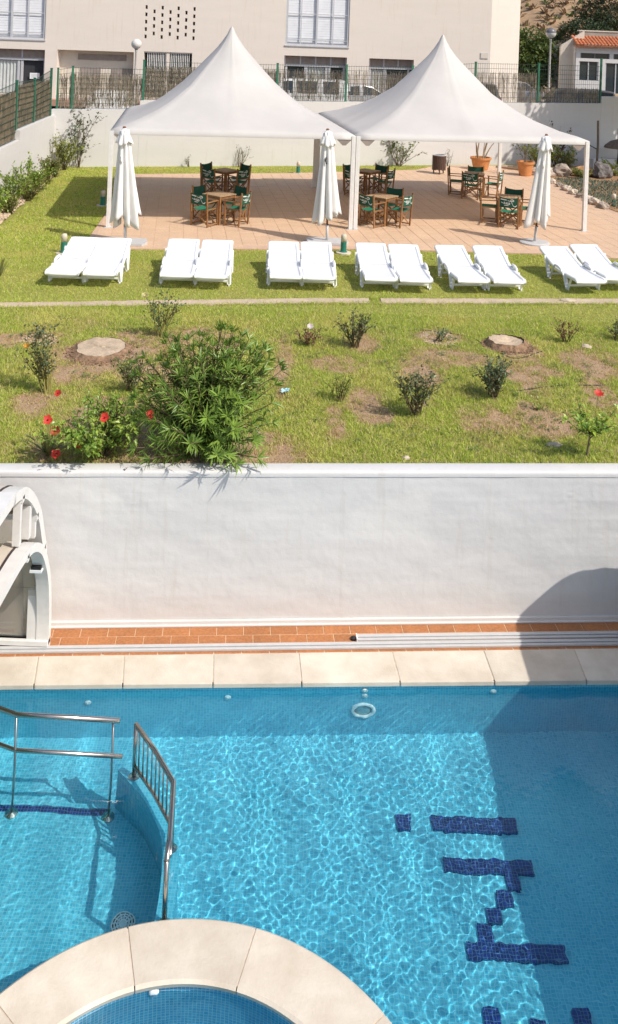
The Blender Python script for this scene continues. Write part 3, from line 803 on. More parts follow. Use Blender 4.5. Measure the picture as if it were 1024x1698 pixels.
# ---- wall fittings
def fittings():
    mb = MB(); mb.lathe([(.001, .018), (.012, .018), (.014, .010), (.030, .012), (.036, 0)], 18)
    proto = mb.build('pool_inlet', M['plastic'], None, smooth=True)
    spots = [(-1.916, -1.93, 'leftmost of the round white inlets on the far pool wall'), (-.557, -1.86, 'round white inlet on the pool wall, second from the left'), (.802, -1.765, 'white inlet uppermost above the underwater lamp'), (.804, -1.86, 'white inlet directly above the underwater lamp'), (2.107, -1.80, 'rightmost white inlet by the edge of the shade')]
    for i, (x, z, l) in enumerate(spots):
        o = proto if i == 0 else proto.copy()
        if i: COL.objects.link(o)
        o.location = (x, YE(x) + .03, z); o.rotation_euler = (R(90), 0, math.atan(.0652))
        tag(o, l, 'pool inlet', 'round inlets in the far pool wall'); flag(o, 'is_caustics_receiver')
    t = thing('underwater_lamp', 'round underwater lamp with white rim on the far pool wall', 'pool lamp', (.792, YE(.792) + .03, -2.11), math.atan(.0652))
    mb = MB(); mb.lathe([(.085, .004), (.088, .02), (.110, .024), (.122, .012), (.124, 0)], 28, cap=False); o = mb.build('rim', M['plastic'], t, smooth=True); o.rotation_euler = (R(90), 0, 0); flag(o, 'is_caustics_receiver')
    mb = MB(); mb.lathe([(.001, .012), (.05, .011), (.088, .004)], 24); o = mb.build('lens', mat('pale_blue_lamp_lens', (.30, .50, .55), .2, .2, 30), t, smooth=True); o.rotation_euler = (R(90), 0, 0); flag(o, 'is_caustics_receiver')
    # round drain grate in the shallow floor
    t = thing('drain_grate', 'round white slotted drain grate in the shallow pool floor', 'drain', (-1.165, 7.0, ZS + .003))
    mb = MB()
    for r0, r1 in ((.0, .012), (.022, .034), (.044, .056), (.066, .078), (.088, .098)):
        mb.lathe([(max(r0, .001), 0), (max(r0, .001), .012), (r1, .012), (r1, 0)], 24, cap=False)
    for k in range(6):
        a = k * math.pi / 6; mb.bar((-.09 * math.cos(a), -.09 * math.sin(a), .006), (.09 * math.cos(a), .09 * math.sin(a), .006), .01, .010)
    flag(mb.build('grate', M['plastic'], t), 'is_caustics_receiver')
    mb = MB(); mb.lathe([(.001, .001), (.096, .001)], 24); flag(mb.build('sump', M['black'], t), 'is_caustics_receiver')
fittings()

# ---- railings
def railings():
    zt = WZ + .43; zb = WZ + .07; w0 = WZ - .05
    t = thing('curved_railing', 'curved stainless railing with balusters on the dividing wall', 'railing', (-1.283, 7.96, w0))
    off = Vector((-1.283, 7.96, w0))
    P = [(-1.283, 7.96), (-1.07, 7.68), (-.865, 7.36), (-.842, 7.10), (-.818, 6.85), (-.812, 6.66)]
    L = lambda p, z: Vector((p[0], p[1], z)) - off
    mb = MB(); mb.tube([L(p, zt) for p in P], .021, 12); mb.build('top_rail', M['steel'], t, smooth=True)
    mb = MB(); mb.tube([L(p, zb) for p in P[:4]], .016, 10); mb.build('bottom_rail', M['steel'], t, smooth=True)
    for p, z1 in (((-1.283, 7.96), zt + .0), ((-.855, 7.28), zt), ((-.812, 6.66), zt)):
        mb = MB(); mb.tube([L(p, w0), L(p, z1)], .019, 12); mb.build('post', M['steel'], t, smooth=True)
        mb = MB(); mb.lathe([(.05, 0), (.05, .008), (.022, .014)], 18, c=L(p, w0 + .0)); mb.build('flange', M['steel'], t, smooth=False)
    pl = [Vector((p[0], p[1], 0)) for p in P[:4]]
    cum = [0]
    for a, b in zip(pl[:-1], pl[1:]): cum.append(cum[-1] + (b - a).length)
    for k in range(1, 11):
        s = cum[2] * k / 9.5
        for i in range(3):
            if cum[i] <= s <= cum[i + 1]:
                q = pl[i].lerp(pl[i + 1], (s - cum[i]) / (cum[i + 1] - cum[i]))
                mb = MB(); mb.tube([L(q, zb), L(q, zt)], .0075, 8); mb.build('baluster', M['steel'], t, smooth=True)
    t = thing('handrail', 'straight two-bar stainless handrail standing in the shallow pool', 'handrail', (-2.3, 7.93, ZS))
    off = Vector((-2.3, 7.93, ZS))
    for z, r_, e in ((WZ + .50, .021, -1.415), (WZ + .19, .018, -1.38)):
        mb = MB(); mb.tube([Vector((x, y, zz)) - off for x, y, zz in ((-3.6, 8.42, z), (-2.9, 8.14, z), (-2.32, 7.93, z), (e, 7.905, z))], r_, 12); mb.build('rail', M['steel'], t, smooth=True)
    for x in (-2.32, -1.475):
        mb = MB(); mb.tube([Vector((x, 7.925, ZS)) - off, Vector((x, 7.925, WZ + .5)) - off], .0095, 10); o = mb.build('post', M['steel_dark'], t, smooth=True); flag(o, 'is_caustics_receiver')
        mb = MB(); mb.lathe([(.055, 0), (.055, .012), (.014, .03)], 18, c=Vector((x, 7.925, ZS)) - off); o = mb.build('flange', M['steel'], t); flag(o, 'is_caustics_receiver')
railings()

# ---- enclosure tracks on the deck
def tracks():
    ang = math.atan(.0765)
    def track(x0, x1, d, w, label):
        t = thing('enclosure_track', label, 'track', (x0, YW(x0) - d, DECK), ang, 'tracks of the sliding pool enclosure')
        L = (x1 - x0) / math.cos(ang)
        mb = MB(); mb.box((0, -w / 2, 0), (L, -w / 2 + w * .38, .024)); mb.box((0, w / 2 - w * .5, 0), (L, w / 2, .030)); bevel(mb.build('rail', M['rail_alu'], t), .003, 1)
        mb = MB(); mb.box((.001, -w / 2 + w * .38 + .0005, .001), (L - .001, w / 2 - w * .5 - .0005, .012)); mb.build('groove', M['rail_dark'], t)
        if x0 > -2: 
            mb = MB(); mb.box((-.012, -w / 2 - .004, .0), (-.001, w / 2 + .004, .034)); mb.build('end_cap', M['plastic'], t)
            mb = MB(); mb.lathe([(.03, 0), (.03, .02), (.01, .03)], 10, c=(-.045, 0, .0)); mb.build('end_stop', M['black'], t)
    track(-7, 8, .405, .082, 'long white aluminium track beside the pool coping')
    track(.76, 8, .285, .088, 'short white track starting midway along the wall foot')
tracks()

# ---- retaining wall between garden and pool
def retaining_wall():
    t = thing('retaining_wall', 'long white painted retaining wall above the pool deck', 'wall', (0, YW(0), DECK))
    x0, x1 = -10.0, 13.0; y0 = YW(0)
    xs = np.concatenate([np.linspace(x0, -3.6, 30)[:-1], np.linspace(-3.6, 4.3, 330), np.linspace(4.3, x1, 30)[1:]]); zs = np.linspace(0, -DECK - .045, 84)
    V = []
    for z in zs:
        for x in xs:
            d = .006 * mnoise.noise((x * .8, z * 1.6, 0)) + .004 * mnoise.noise((x * 3, z * 6, 2)) + .0012 * mnoise.noise((x * 14, z * 14, 4))
            # faint block courses
            c = (z % .205) / .205; d += .0012 * math.exp(-((c - .5) / .1) ** 2) * (0.5 + mnoise.noise((x * .7, z, 8)))
            for bx, bz, s in ((-1.72, 1.30, .17), (-1.60, 1.42, .12), (3.17, 1.42, .16), (3.05, 1.3, .1)):
                q = math.hypot(x - bx, z - bz) / s
                if q < 1.6: d += .007 * max(0, mnoise.noise((x * 34, z * 34, 5))) * max(0, 1 - q / 1.6)
            V.append((x, YW(x) - y0 - d, z))
    nx = len(xs); j, i = np.mgrid[0:len(zs) - 1, 0:nx - 1]; a = j * nx + i
    F = np.stack([a, a + 1, a + nx + 1, a + nx], -1).reshape(-1, 4)
    raw_mesh('wall_face', V, F, M['white_wall'], t)
    mb = MB()
    P = [(x0, YW(x0) - y0 + .015), (x1, YW(x1) - y0 + .015), (x1, YW(x1) - y0 + .2), (x0, YW(x0) - y0 + .2)]
    mb.prism(P, -.3, -DECK - .05); mb.build('wall_core', M['white_wall'], t)
    mb = MB(); n = 120; vs = []
    prof = [(-.0075, -.055), (-.0075, -.03), (-.006, -.006), (.002, .0), (.03, .002), (.19, .002), (.2, -.004), (.206, -.055)]
    for i in range(n + 1):
        x = lerp(x0, x1, i / n); e = .003 * mnoise.noise((x * 2, 0, 0)); bk = .19 + .0045 * x
        for a, z in prof: vs.append((x, YW(x) - y0 + (a if a < .1 else a + .0045 * x) + e, z - DECK + .002 * mnoise.noise((x * 3, a * 5, 1))))
    m_ = len(prof); fs = []
    for i in range(n):
        for q in range(m_ - 1): a = i * m_ + q; fs.append((a, a + m_, a + m_ + 1, a + 1))
    mb.add(vs, fs); mb.build('coping', M['white_wall'], t, smooth=True)
    mb = MB(); P = [(x0, YW(x0) - y0 - .034), (x1, YW(x1) - y0 - .034), (x1, YW(x1) - y0), (x0, YW(x0) - y0)]
    mb.prism(P, 0, .052); P = [(p[0], p[1] - .016) for p in P]
    mb.prism([(x0, YW(x0) - y0 - .058), (x1, YW(x1) - y0 - .058), (x1, YW(x1) - y0 - .03), (x0, YW(x0) - y0 - .03)], 0, .018)
    bevel(mb.build('skirting', M['white_wall'], t), .006, 2)
retaining_wall()

# ================================================================== GARDEN WALLS AND FENCES
def back_wall():
    t = thing('garden_wall', 'long white wall closing the back of the garden', 'wall', (0, YB(0), -.1))
    y0 = YB(0)
    ang = math.atan(.307)
    def seg(x0, x1, z0, z1, nm='wall'):
        mb = MB(); P = [(x0, YB(x0) - y0), (x1, YB(x1) - y0), (x1, YB(x1) - y0 + .28), (x0, YB(x0) - y0 + .28)]
        n = len(P); vs = [(p[0], p[1], 0) for p in P] + [(P[0][0], P[0][1], z0), (P[1][0], P[1][1], z1), (P[2][0], P[2][1], z1), (P[3][0], P[3][1], z0)]
        mb.add(vs, [(3, 2, 1, 0), (4, 5, 6, 7)] + [(i, (i + 1) % 4, (i + 1) % 4 + 4, i + 4) for i in range(4)])
        mb.build(nm, M['white_back'], t)
    seg(-8.72, -5.865, 2.06, 2.06); seg(-5.86, 12.17, 2.40, 2.58); seg(12.175, 30, 2.86, 2.95)
    t2 = thing('garden_wall', 'white stepped wall along the left side of the garden', 'wall', (-8.6, 31.2, -.1))
    k = -.074
    def s2(ya, yb, z):
        mb = MB(); xa = k * (ya - 31.2); xb = k * (yb - 31.2)
        mb.prism([(xa, ya - 31.2), (xb, yb - 31.2), (xb - .25, yb - 31.2), (xa - .25, ya - 31.2)], 0, z); mb.build('wall', M['white_back'], t2)
    s2(10.4, 26.3, 1.56); s2(26.305, 31.35, 1.85)
back_wall()

def reeds(mb, p0, p1, z0, z1, dens, r, wmin=.006, wmax=.014, ragged=.12, lean=.06):
    p0 = Vector(p0); p1 = Vector(p1); L = (p1 - p0).length; d = (p1 - p0) / L; nrm = Vector((d.y, -d.x, 0))
    for i in range(int(L * dens)):
        s = r.uniform(0, L); w = r.uniform(wmin, wmax)
        a = p0 + d * s + nrm * r.uniform(-.025, .025)
        h0 = z0 + (r.uniform(0, .15) if r.random() < .5 else 0); h1 = z1 - abs(r.gauss(0, ragged)) + (.08 if r.random() < .1 else 0)
        if h1 - h0 < .15: continue
        b = a + d * r.gauss(0, lean) + nrm * r.uniform(-.02, .02)
        vs = []
        for q, z in ((a, h0), (b, h1)):
            vs += [(q.x - d.x * w / 2, q.y - d.y * w / 2, z), (q.x + nrm.x * w / 2, q.y + nrm.y * w / 2, z), (q.x + d.x * w / 2, q.y + d.y * w / 2, z)]
        mb.add(vs, [(0, 1, 4, 3), (1, 2, 5, 4)])
def fence(label, P, ztop, zbot, dens, frac, mat_, off, vstep=.1, top_rows=0, skip_end=False):
    t = thing('reed_fence', label, 'fence', (P[0][0], P[0][1], zbot(0)))
    o = Vector(t.location); r = random.Random(len(P) * 7)
    for i, p in enumerate(P):
        mb = MB(); z0, z1 = zbot(i), ztop(i); mb.box((-.035, -.035, 0), (.035, .035, z1 - z0)); mb.box((-.042, -.042, z1 - z0), (.042, .042, z1 - z0 + .02))
        b = mb.build('post', M['post_green'], t); b.location = Vector((p[0], p[1], z0)) - o + Vector(off) * .3
        b.rotation_euler = (0, 0, math.atan2(P[1][1] - P[0][1], P[1][0] - P[0][0]))
    for i in range(len(P) - 1):
        a = Vector((P[i][0], P[i][1], 0)) - Vector((o.x, o.y, 0)); b = Vector((P[i + 1][0], P[i + 1][1], 0)) - Vector((o.x, o.y, 0))
        za, zb = zbot(i) - o.z + .02, max(zbot(i), zbot(i)) - o.z + .02
        ta, tb = ztop(i) - o.z - .05, ztop(i + 1) - o.z - .05
        if abs(ta - tb) > .25: tb = ta
        mb = MB(); n = 8
        L = (b - a).length
        for k in range(n + 1):
            f = k / n
            mb.bar(a + Vector((0, 0, lerp(za, ta, f))), b + Vector((0, 0, lerp(za, tb, f))), .012, .012)
        for k in range(1, int(L / vstep)):
            f = k * vstep / L; q = a.lerp(b, f)
            mb.bar(q + Vector((0, 0, za)), q + Vector((0, 0, lerp(ta, tb, f) + .03)), .007, .007)
        mb.build('wire_panel', M['wire'], t)
        fr = frac[i] if isinstance(frac, (list, tuple)) else frac; de = dens[i] if isinstance(dens, (list, tuple)) else dens
        mb = MB(); of = Vector(off)
        reeds(mb, a + of, b + of, za, za + (ta - za) * fr, de, r)
        mb.build('reed_screen', mat_, t, kind='stuff')
    return t
BX = [-8.13, -5.80, -3.45, -1.12, 1.47, 4.07, 6.65, 9.36, 12.16]
wz = lambda x: (1.99 if x < -5.83 else 2.31 + .0098 * (x + 5.86))
fence('reed and wire fence with green posts on the white back wall',
      [(-8.6, YB(-8.6) + .14)] + [(x, YB(x) + .14) for x in BX], lambda i: ([3.36] + [3.44, 3.72, 3.72, 3.74, 3.76, 3.80, 4.02, 4.05, 4.33])[i], lambda i: 1.97 if i < 2 else wz(BX[i - 1] + .05),
      [120, 170, 220, 200, 95, 75, 110, 80, 110], [.9, .88, .9, .9, .88, .88, .86, .80, .42], M['reed'], (0, .06, 0))
PL = [(-7.55, 17), (-7.83, 21.0), (-8.09, 24.0), (-8.26, 26.3), (-8.43, 28.58), (-8.585, 30.95)]
fence('dense brown screen fence with green posts on the left garden wall', [(x - .1, y) for x, y in PL],
      lambda i: [2.9, 2.95, 3.05, 3.18, 3.14, 3.36][i], lambda i: [1.47, 1.47, 1.47, 1.76, 1.76, 1.76][i], 300, .93, M['reed_dense'], (-.05, 0, 0), .1)

# ================================================================== BUILDINGS
FT = .158
def F(x, off, z): return (x, 46 + FT * x + off, z)
def fbox(mb, x0, x1, z0, z1, o0, o1, mi=0, org=(0, 0, 0)):
    vs = [F(x0, o0, z0), F(x1, o0, z0), F(x1, o1, z0), F(x0, o1, z0), F(x0, o0, z1), F(x1, o0, z1), F(x1, o1, z1), F(x0, o1, z1)]
    vs = [(v[0] - org[0], v[1] - org[1], v[2] - org[2]) for v in vs]
    mb.add(vs, [(0, 3, 2, 1), (4, 5, 6, 7), (0, 1, 5, 4), (1, 2, 6, 5), (2, 3, 7, 6), (3, 0, 4, 7)], mi)
def building():
    org = (0, 46, 1.5)
    t = thing('apartment_building', 'large pale pink rendered building behind the reed fence', 'building', org)
    X0, X1, Z0, Z1 = -24, 9.48, 1.1, 8.6
    H = []
    H += [(-17.2, -12.74, 4.15, 8.2, .22, 'w'), (-1.19, 2.03, 4.33, 8.2, .22, 'w')]
    H += [(-17.2, -12.72, 1.5, 3.66, .5, 'g'), (-12.15, -8.55, 1.5, 3.70, .55, 'r'), (-8.07, -5.75, 1.5, 3.76, .5, 'v'), (-1.2, 1.97, 1.5, 3.80, .5, 'g'), (3.12, 5.44, 1.5, 3.80, .5, 'g')]
    dots = []
    for c in range(7):
        x = -8.03 + c * (2.31 / 6)
        n = 5 if c % 2 == 0 else 4
        for k in range(n):
            z = 5.93 - k * .362 - (0 if c % 2 == 0 else .2) + .01
            dots.append((x - .055, x + .055, z - .09, z + .09, .25, 'd'))
    H += dots
    xs = sorted({X0, X1} | {h[0] for h in H} | {h[1] for h in H}); zs = sorted({Z0, Z1} | {h[2] for h in H} | {h[3] for h in H})
    mb = MB()
    def P(x, o, z): v = F(x, o, z); return (v[0] - org[0], v[1] - org[1], v[2] - org[2])
    for i in range(len(xs) - 1):
        for j in range(len(zs) - 1):
            cx = (xs[i] + xs[i + 1]) / 2; cz = (zs[j] + zs[j + 1]) / 2
            if any(h[0] < cx < h[1] and h[2] < cz < h[3] for h in H): continue
            mb.add([P(xs[i], 0, zs[j]), P(xs[i + 1], 0, zs[j]), P(xs[i + 1], 0, zs[j + 1]), P(xs[i], 0, zs[j + 1])], [(0, 1, 2, 3)])
    for x0, x1, z0, z1, d, k in H:
        a = [P(x0, 0, z0), P(x1, 0, z0), P(x1, 0, z1), P(x0, 0, z1)]; b = [P(x0, d, z0), P(x1, d, z0), P(x1, d, z1), P(x0, d, z1)]
        for q in range(4): mb.add([a[q], a[(q + 1) % 4], b[(q + 1) % 4], b[q]], [(0, 1, 2, 3)])
        if k == 'd': pass
    # angled end bay and roof, back
    e0 = (9.48, 0); 
    c = [P(9.48, 0, Z0), (11.62 - 0, 50.35 - 46, -.4), (11.62, 50.35 - 46, Z1 - 1.5), P(9.48, 0, Z1)]
    mb.add(c, [(0, 1, 2, 3)])
    mb.add([(11.62, 4.35, 0), (11.0, 14, 0), (11.0, 14, 7.1), (11.62, 4.35, 7.1)], [(0, 1, 2, 3)])
    mb.add([P(X0, 0, Z1), P(X1, 0, Z1), (11.62, 4.35, Z1 - 1.5), (11, 14, Z1 - 1.5), (X0, 14, Z1 - 1.5)], [(0, 1, 2, 3, 4)])
    mb.add([(11, 14, 0), (X0, 14, 0), (X0, 14, 7.1), (11, 14, 7.1)], [(0, 1, 2, 3)])
    mb.build('wall', M['facade'], t)
    def pb(name, m_, x0, x1, z0, z1, o0, o1, par=t, lab=None):
        b = MB(); fbox(b, x0, x1, z0, z1, o0, o1, 0, org); return b.build(name, m_, par, label=lab)
    for d in dots:
        pb('vent_hole', M['dark'], d[0], d[1], d[2], d[3], .248, .26)
    # upper windows: frame, panes, slatted blinds behind
    for x0, x1, mull, thin, rails in ((-17.2, -12.74, [-15.85, -14.31], [-13.55, -15.1], [5.42, 4.47]), (-1.19, 2.03, [.38], [-.42, 1.2], [5.93, 4.62])):
        fr = MB(); z0, z1 = (4.15 if x0 < -5 else 4.33), 8.2
        for xx in [x0 + .05] + mull + [x1 - .05]: fbox(fr, xx - .045, xx + .045, z0, z1, .04, .11, 0, org)
        for zz in (z0 + .045, z1 - .05): fbox(fr, x0, x1, zz - .045, zz + .045, .045, .105, 0, org)
        w = fr.build('window', M['frame_grey'], t)
        f2 = MB()
        for xx in thin: fbox(f2, xx - .025, xx + .025, z0 + .06, z1, .05, .085, 0, org)
        for zz in rails + [rails[0] + 1.4]: fbox(f2, x0 + .1, x1 - .1, zz - .022, zz + .022, .055, .08, 0, org)
        f2.build('glazing_bar', M['frame_grey'], w)
        b = MB(); z = z0 + .12
        while z < z1 - .1:
            fbox(b, x0 + .1, x1 - .1, z, z + .112, .15 + .02 * ((z * 8.3) % 1), .165 + .02 * ((z * 8.3) % 1), 0, org); z += .125
        b.build('blind', M['blind'], w); 
        pb('backing', M['blind'], x0, x1, z0, z1, .2, .22, w)
        pb('sill', M['frame_grey'], x0 - .02, x1 + .03, z0 - .06, z0 - .003, -.05, .1, w)
    # glazed bays with grey transoms and curtains
    for x0, x1, zt, secs in ((-17.2, -12.72, 3.66, [(-17.1, -14.0, 'c'), (-13.85, -12.8, 'o')]), (-1.2, 1.97, 3.80, [(-1.1, -.12, 'o'), (-.08, .95, 'c'), (1.1, 1.85, 'o')]), (3.12, 5.44, 3.80, [(3.2, 3.95, 'c'), (4.0, 5.2, 'o')])):
        w = pb('transom', M['shutter'], x0, x1, zt - .42, zt, .36, .42)
        n = 4 if x1 - x0 > 3 else 3
        b = MB()
        for k in range(n + 1): xx = lerp(x0 + .04, x1 - .04, k / n); fbox(b, xx - .035, xx + .035, zt - .42, zt, .33, .40, 0, org)
        fbox(b, x0, x1, zt - .53, zt - .425, .30, .42, 0, org); b.build('frame', M['frame_grey'], w)
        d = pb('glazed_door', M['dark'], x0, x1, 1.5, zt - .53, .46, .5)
        b = MB()
        for s0, s1, k in secs:
            for xx in (s0, s1): pb('door_frame', M['frame_grey'], xx - .055, xx + .055, 1.5, zt - .53, .34, .41, d)
            if k == 'c':
                c = MB(); m_ = 40; vs = []
                for q in range(m_ * 4 + 1):
                    f = q / (m_ * 4); xx = lerp(s0 + .06, s1 - .06, f); v = P(xx, .42 + .025 * math.sin(f * (s1 - s0) * 38), 0); vs += [(v[0], v[1], .02), (v[0], v[1], zt - .56 - 1.5)]
                c.add(vs, [(2 * q, 2 * q + 2, 2 * q + 3, 2 * q + 1) for q in range(m_ * 4)]); c.build('curtain', M['curtain'], d, smooth=True)
    p = pb('notice', M['paper'], -13.47, -13.02, 2.23, 2.52, .33, .335)
    for z in (2.46, 2.41, 2.36, 2.31): pb('printed_line', M['print_grey'], -13.41, -13.08 - .1 * (z == 2.31), z - .012, z, .326, .329, p)
    # recess with slot window and service doors
    pb('recess_wall', M['cream'], -12.15, -8.55, 1.5, 3.70, .55, .6)
    pb('slot_window', M['shutter'], -11.3, -9.0, 3.24, 3.53, .51, .549)
    for x0, x1 in ((-11.15, -10.2), (-9.65, -8.62)): pb('service_door', M['shutter'], x0, x1, 1.5, 2.86, .50, .549)
    # barred openings
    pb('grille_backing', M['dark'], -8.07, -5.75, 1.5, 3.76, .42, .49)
    g = pb('grille_frame', M['facade'], -7.0, -6.85, 1.5, 3.76, .05, .4)
    b = MB(); fbox(b, -8.07, -5.75, 3.70, 3.76, .1, .16, 0, org)
    for x0, x1 in ((-7.95, -7.0), (-6.82, -5.85)):
        for k in range(11): xx = lerp(x0 + .05, x1 - .05, k / 10); fbox(b, xx - .016, xx + .016, 1.9, 3.70, .1, .13, 0, org)
    b.build('bar', M['alu_white'], g)
    # small plate
    s = pb('wall_plate', M['pale_grey'], 8.95, 9.36, 3.98, 4.29, -.03, -.004)
    pb('plate_face', M['cream'], 8.98, 9.33, 4.01, 4.26, -.04, -.031, s)
building()

def small_house():
    t = thing('tiled_house', 'small white house with orange clay tile roof at the top right', 'house', (15.5, 52, 2.2))
    o = Vector((15.5, 52, 2.2))
    def B(name, m_, a, b, par=t, lab=None):
        mb = MB(); mb.box([a[i] - o[i] for i in range(3)], [b[i] - o[i] for i in range(3)]); return mb.build(name, m_, par, label=lab)
    # front wall with openings cut out
    mb = MB(); H = [(15.53, 17.2, 4.16, 4.46), (15.47, 16.58, 2.9, 3.98), (16.98, 18.2, 2.2, 3.93), (17.42, 19.4, 4.16, 4.46)]
    xs = sorted({15.28, 22} | {v for h in H for v in h[:2]}); zs = sorted({2.2, 4.86} | {v for h in H for v in h[2:]})
    for i in range(len(xs) - 1):
        for j in range(len(zs) - 1):
            cx = (xs[i] + xs[i + 1]) / 2; cz = (zs[j] + zs[j + 1]) / 2
            if any(h[0] < cx < h[1] and h[2] < cz < h[3] for h in H): continue
            mb.add([(x - o.x, 0, z - o.z) for x, z in ((xs[i], zs[j]), (xs[i + 1], zs[j]), (xs[i + 1], zs[j + 1]), (xs[i], zs[j + 1]))], [(0, 1, 2, 3)])
    for x0, x1, z0, z1 in H:
        a = [(x0, 0, z0), (x1, 0, z0), (x1, 0, z1), (x0, 0, z1)]
        for q in range(4):
            p, s_ = a[q], a[(q + 1) % 4]; mb.add([(p[0] - o.x, 0, p[2] - o.z), (s_[0] - o.x, 0, s_[2] - o.z), (s_[0] - o.x, .14, s_[2] - o.z), (p[0] - o.x, .14, p[2] - o.z)], [(0, 1, 2, 3)])
    mb.box((15.28 - o.x, .15, 0), (22 - o.x, 5, 2.66)); mb.build('wall', M['white_back'], t)
    for x0, x1, z0, z1 in H:
        w = B('window', M['window_glass'], (x0, 52.10, z0), (x1, 52.13, z1))
        f = MB(); 
        for xx in (x0 + .03, (x0 + x1) / 2, x1 - .03): f.box((xx - .03 - o.x, .05, z0 - o.z), (xx + .03 - o.x, .1, z1 - o.z))
        f.build('frame', M['frame_grey'] if z1 < 4 else M['frame_dark'], w)
    # barrel tiled eave
    rt = thing('x', 'x', 'x'); bpy.data.objects.remove(rt)
    mb = MB(); mb.box((15.2 - o.x, -.30, 4.80 - o.z), (22 - o.x, .2, 4.862 - o.z)); roof = mb.build('roof', M['rooftile'], t)
    prt = None
    for i in range(21):
        for j in range(4):
            x = 15.32 + i * .20; 
            m2 = MB(); n = 6; vs = []
            for q in range(n + 1):
                a = math.pi * q / n
                for yy, rr in ((0, .105), (.42, .085)): vs.append((rr * math.cos(a), yy, rr * math.sin(a) * .9))
            if prt is None:
                m2.add(vs, [(2 * q, 2 * q + 2, 2 * q + 3, 2 * q + 1) for q in range(n)]); m2.add([(.095, 0, .0), (.07, 0, .0), (-.07, 0, 0), (-.095, 0, 0), (0, 0, .075)], [(0, 1, 4), (1, 2, 4), (2, 3, 4)])
                ob = prt = m2.build('roof_tile', M['rooftile'], roof, smooth=True)
            else: ob = prt.copy(); COL.objects.link(ob)
            ob.location = (x - o.x + rng.uniform(-.01, .01), -.36 + j * .36, 4.87 - o.z + j * .13 + .01); ob.rotation_euler = (R(20), 0, rng.uniform(-.03, .03))
    # gable parapet of the taller part behind
    mb = MB()
    P = [(14.55, 2.2), (15.9, 2.2), (15.9, 5.72), (14.62, 4.86), (14.55, 4.75)]
    vs = [(x - o.x, .6, z - o.z) for x, z in P] + [(x - o.x, .85, z - o.z) for x, z in P]; n = len(P)
    mb.add(vs, [tuple(range(n)), tuple(range(2 * n - 1, n - 1, -1))] + [(i, i + n, (i + 1) % n + n, (i + 1) % n) for i in range(n)])
    mb.build('gable_wall', M['cream'], t)
    B('parapet', mat('stained_grey_render', (.40, .33, .27), .9, .2, 1.5, bscale=10, bstr=.3), (15.9, 53.4, 2.2), (22, 53.7, 5.72))
    B('parapet_cap', M['cream'], (15.8, 53.36, 5.722), (22, 53.74, 5.79))
small_house()

# ================================================================== STREET THINGS
def lamp(label, x, y, z0, zg, r, hood):
    t = thing('street_lamp', label, 'street lamp', (x, y, z0))
    h = zg - z0
    mb = MB(); mb.lathe([(.09, 0), (.09, .3), (.055, .36), (.045, h - r - .1), (.06, h - r - .08), (.06, h - r + .02)], 12); mb.build('pole', M['pole_paint'], t, smooth=True)
    mb = MB(); prof = [(r * math.sin(a), h - r * math.cos(a)) for a in [math.pi * k / 14 for k in range(15)]]
    prof[0] = (.002, prof[0][1]); prof[-1] = (.002, prof[-1][1])
    if not hood: mb.lathe(prof, 20, cap=False); mb.build('globe', M['lamp_white'], t, smooth=True)
    else:
        mb.lathe(prof[:8], 20, cap=False); mb.build('globe', M['lamp_white'], t, smooth=True)
        mb = MB(); mb.lathe([(q[0] * 1.015, q[1]) for q in prof[7:]], 20, cap=False); mb.build('hood', M['lamp_shell'], t, smooth=True)
    mb = MB(); mb.lathe([(.075, h - r - .02), (.085, h - r + .03), (.05, h - r + .05)], 14); mb.build('collar', M['lamp_shell'], t, smooth=True)
lamp('globe street lamp with a plain pale globe left of the left tent', -7.75, 41, .86, 4.16, .235, False)
lamp('globe street lamp with grey hood beside the green tree', 12.2, 46, 1.25, 5.44, .27, True)

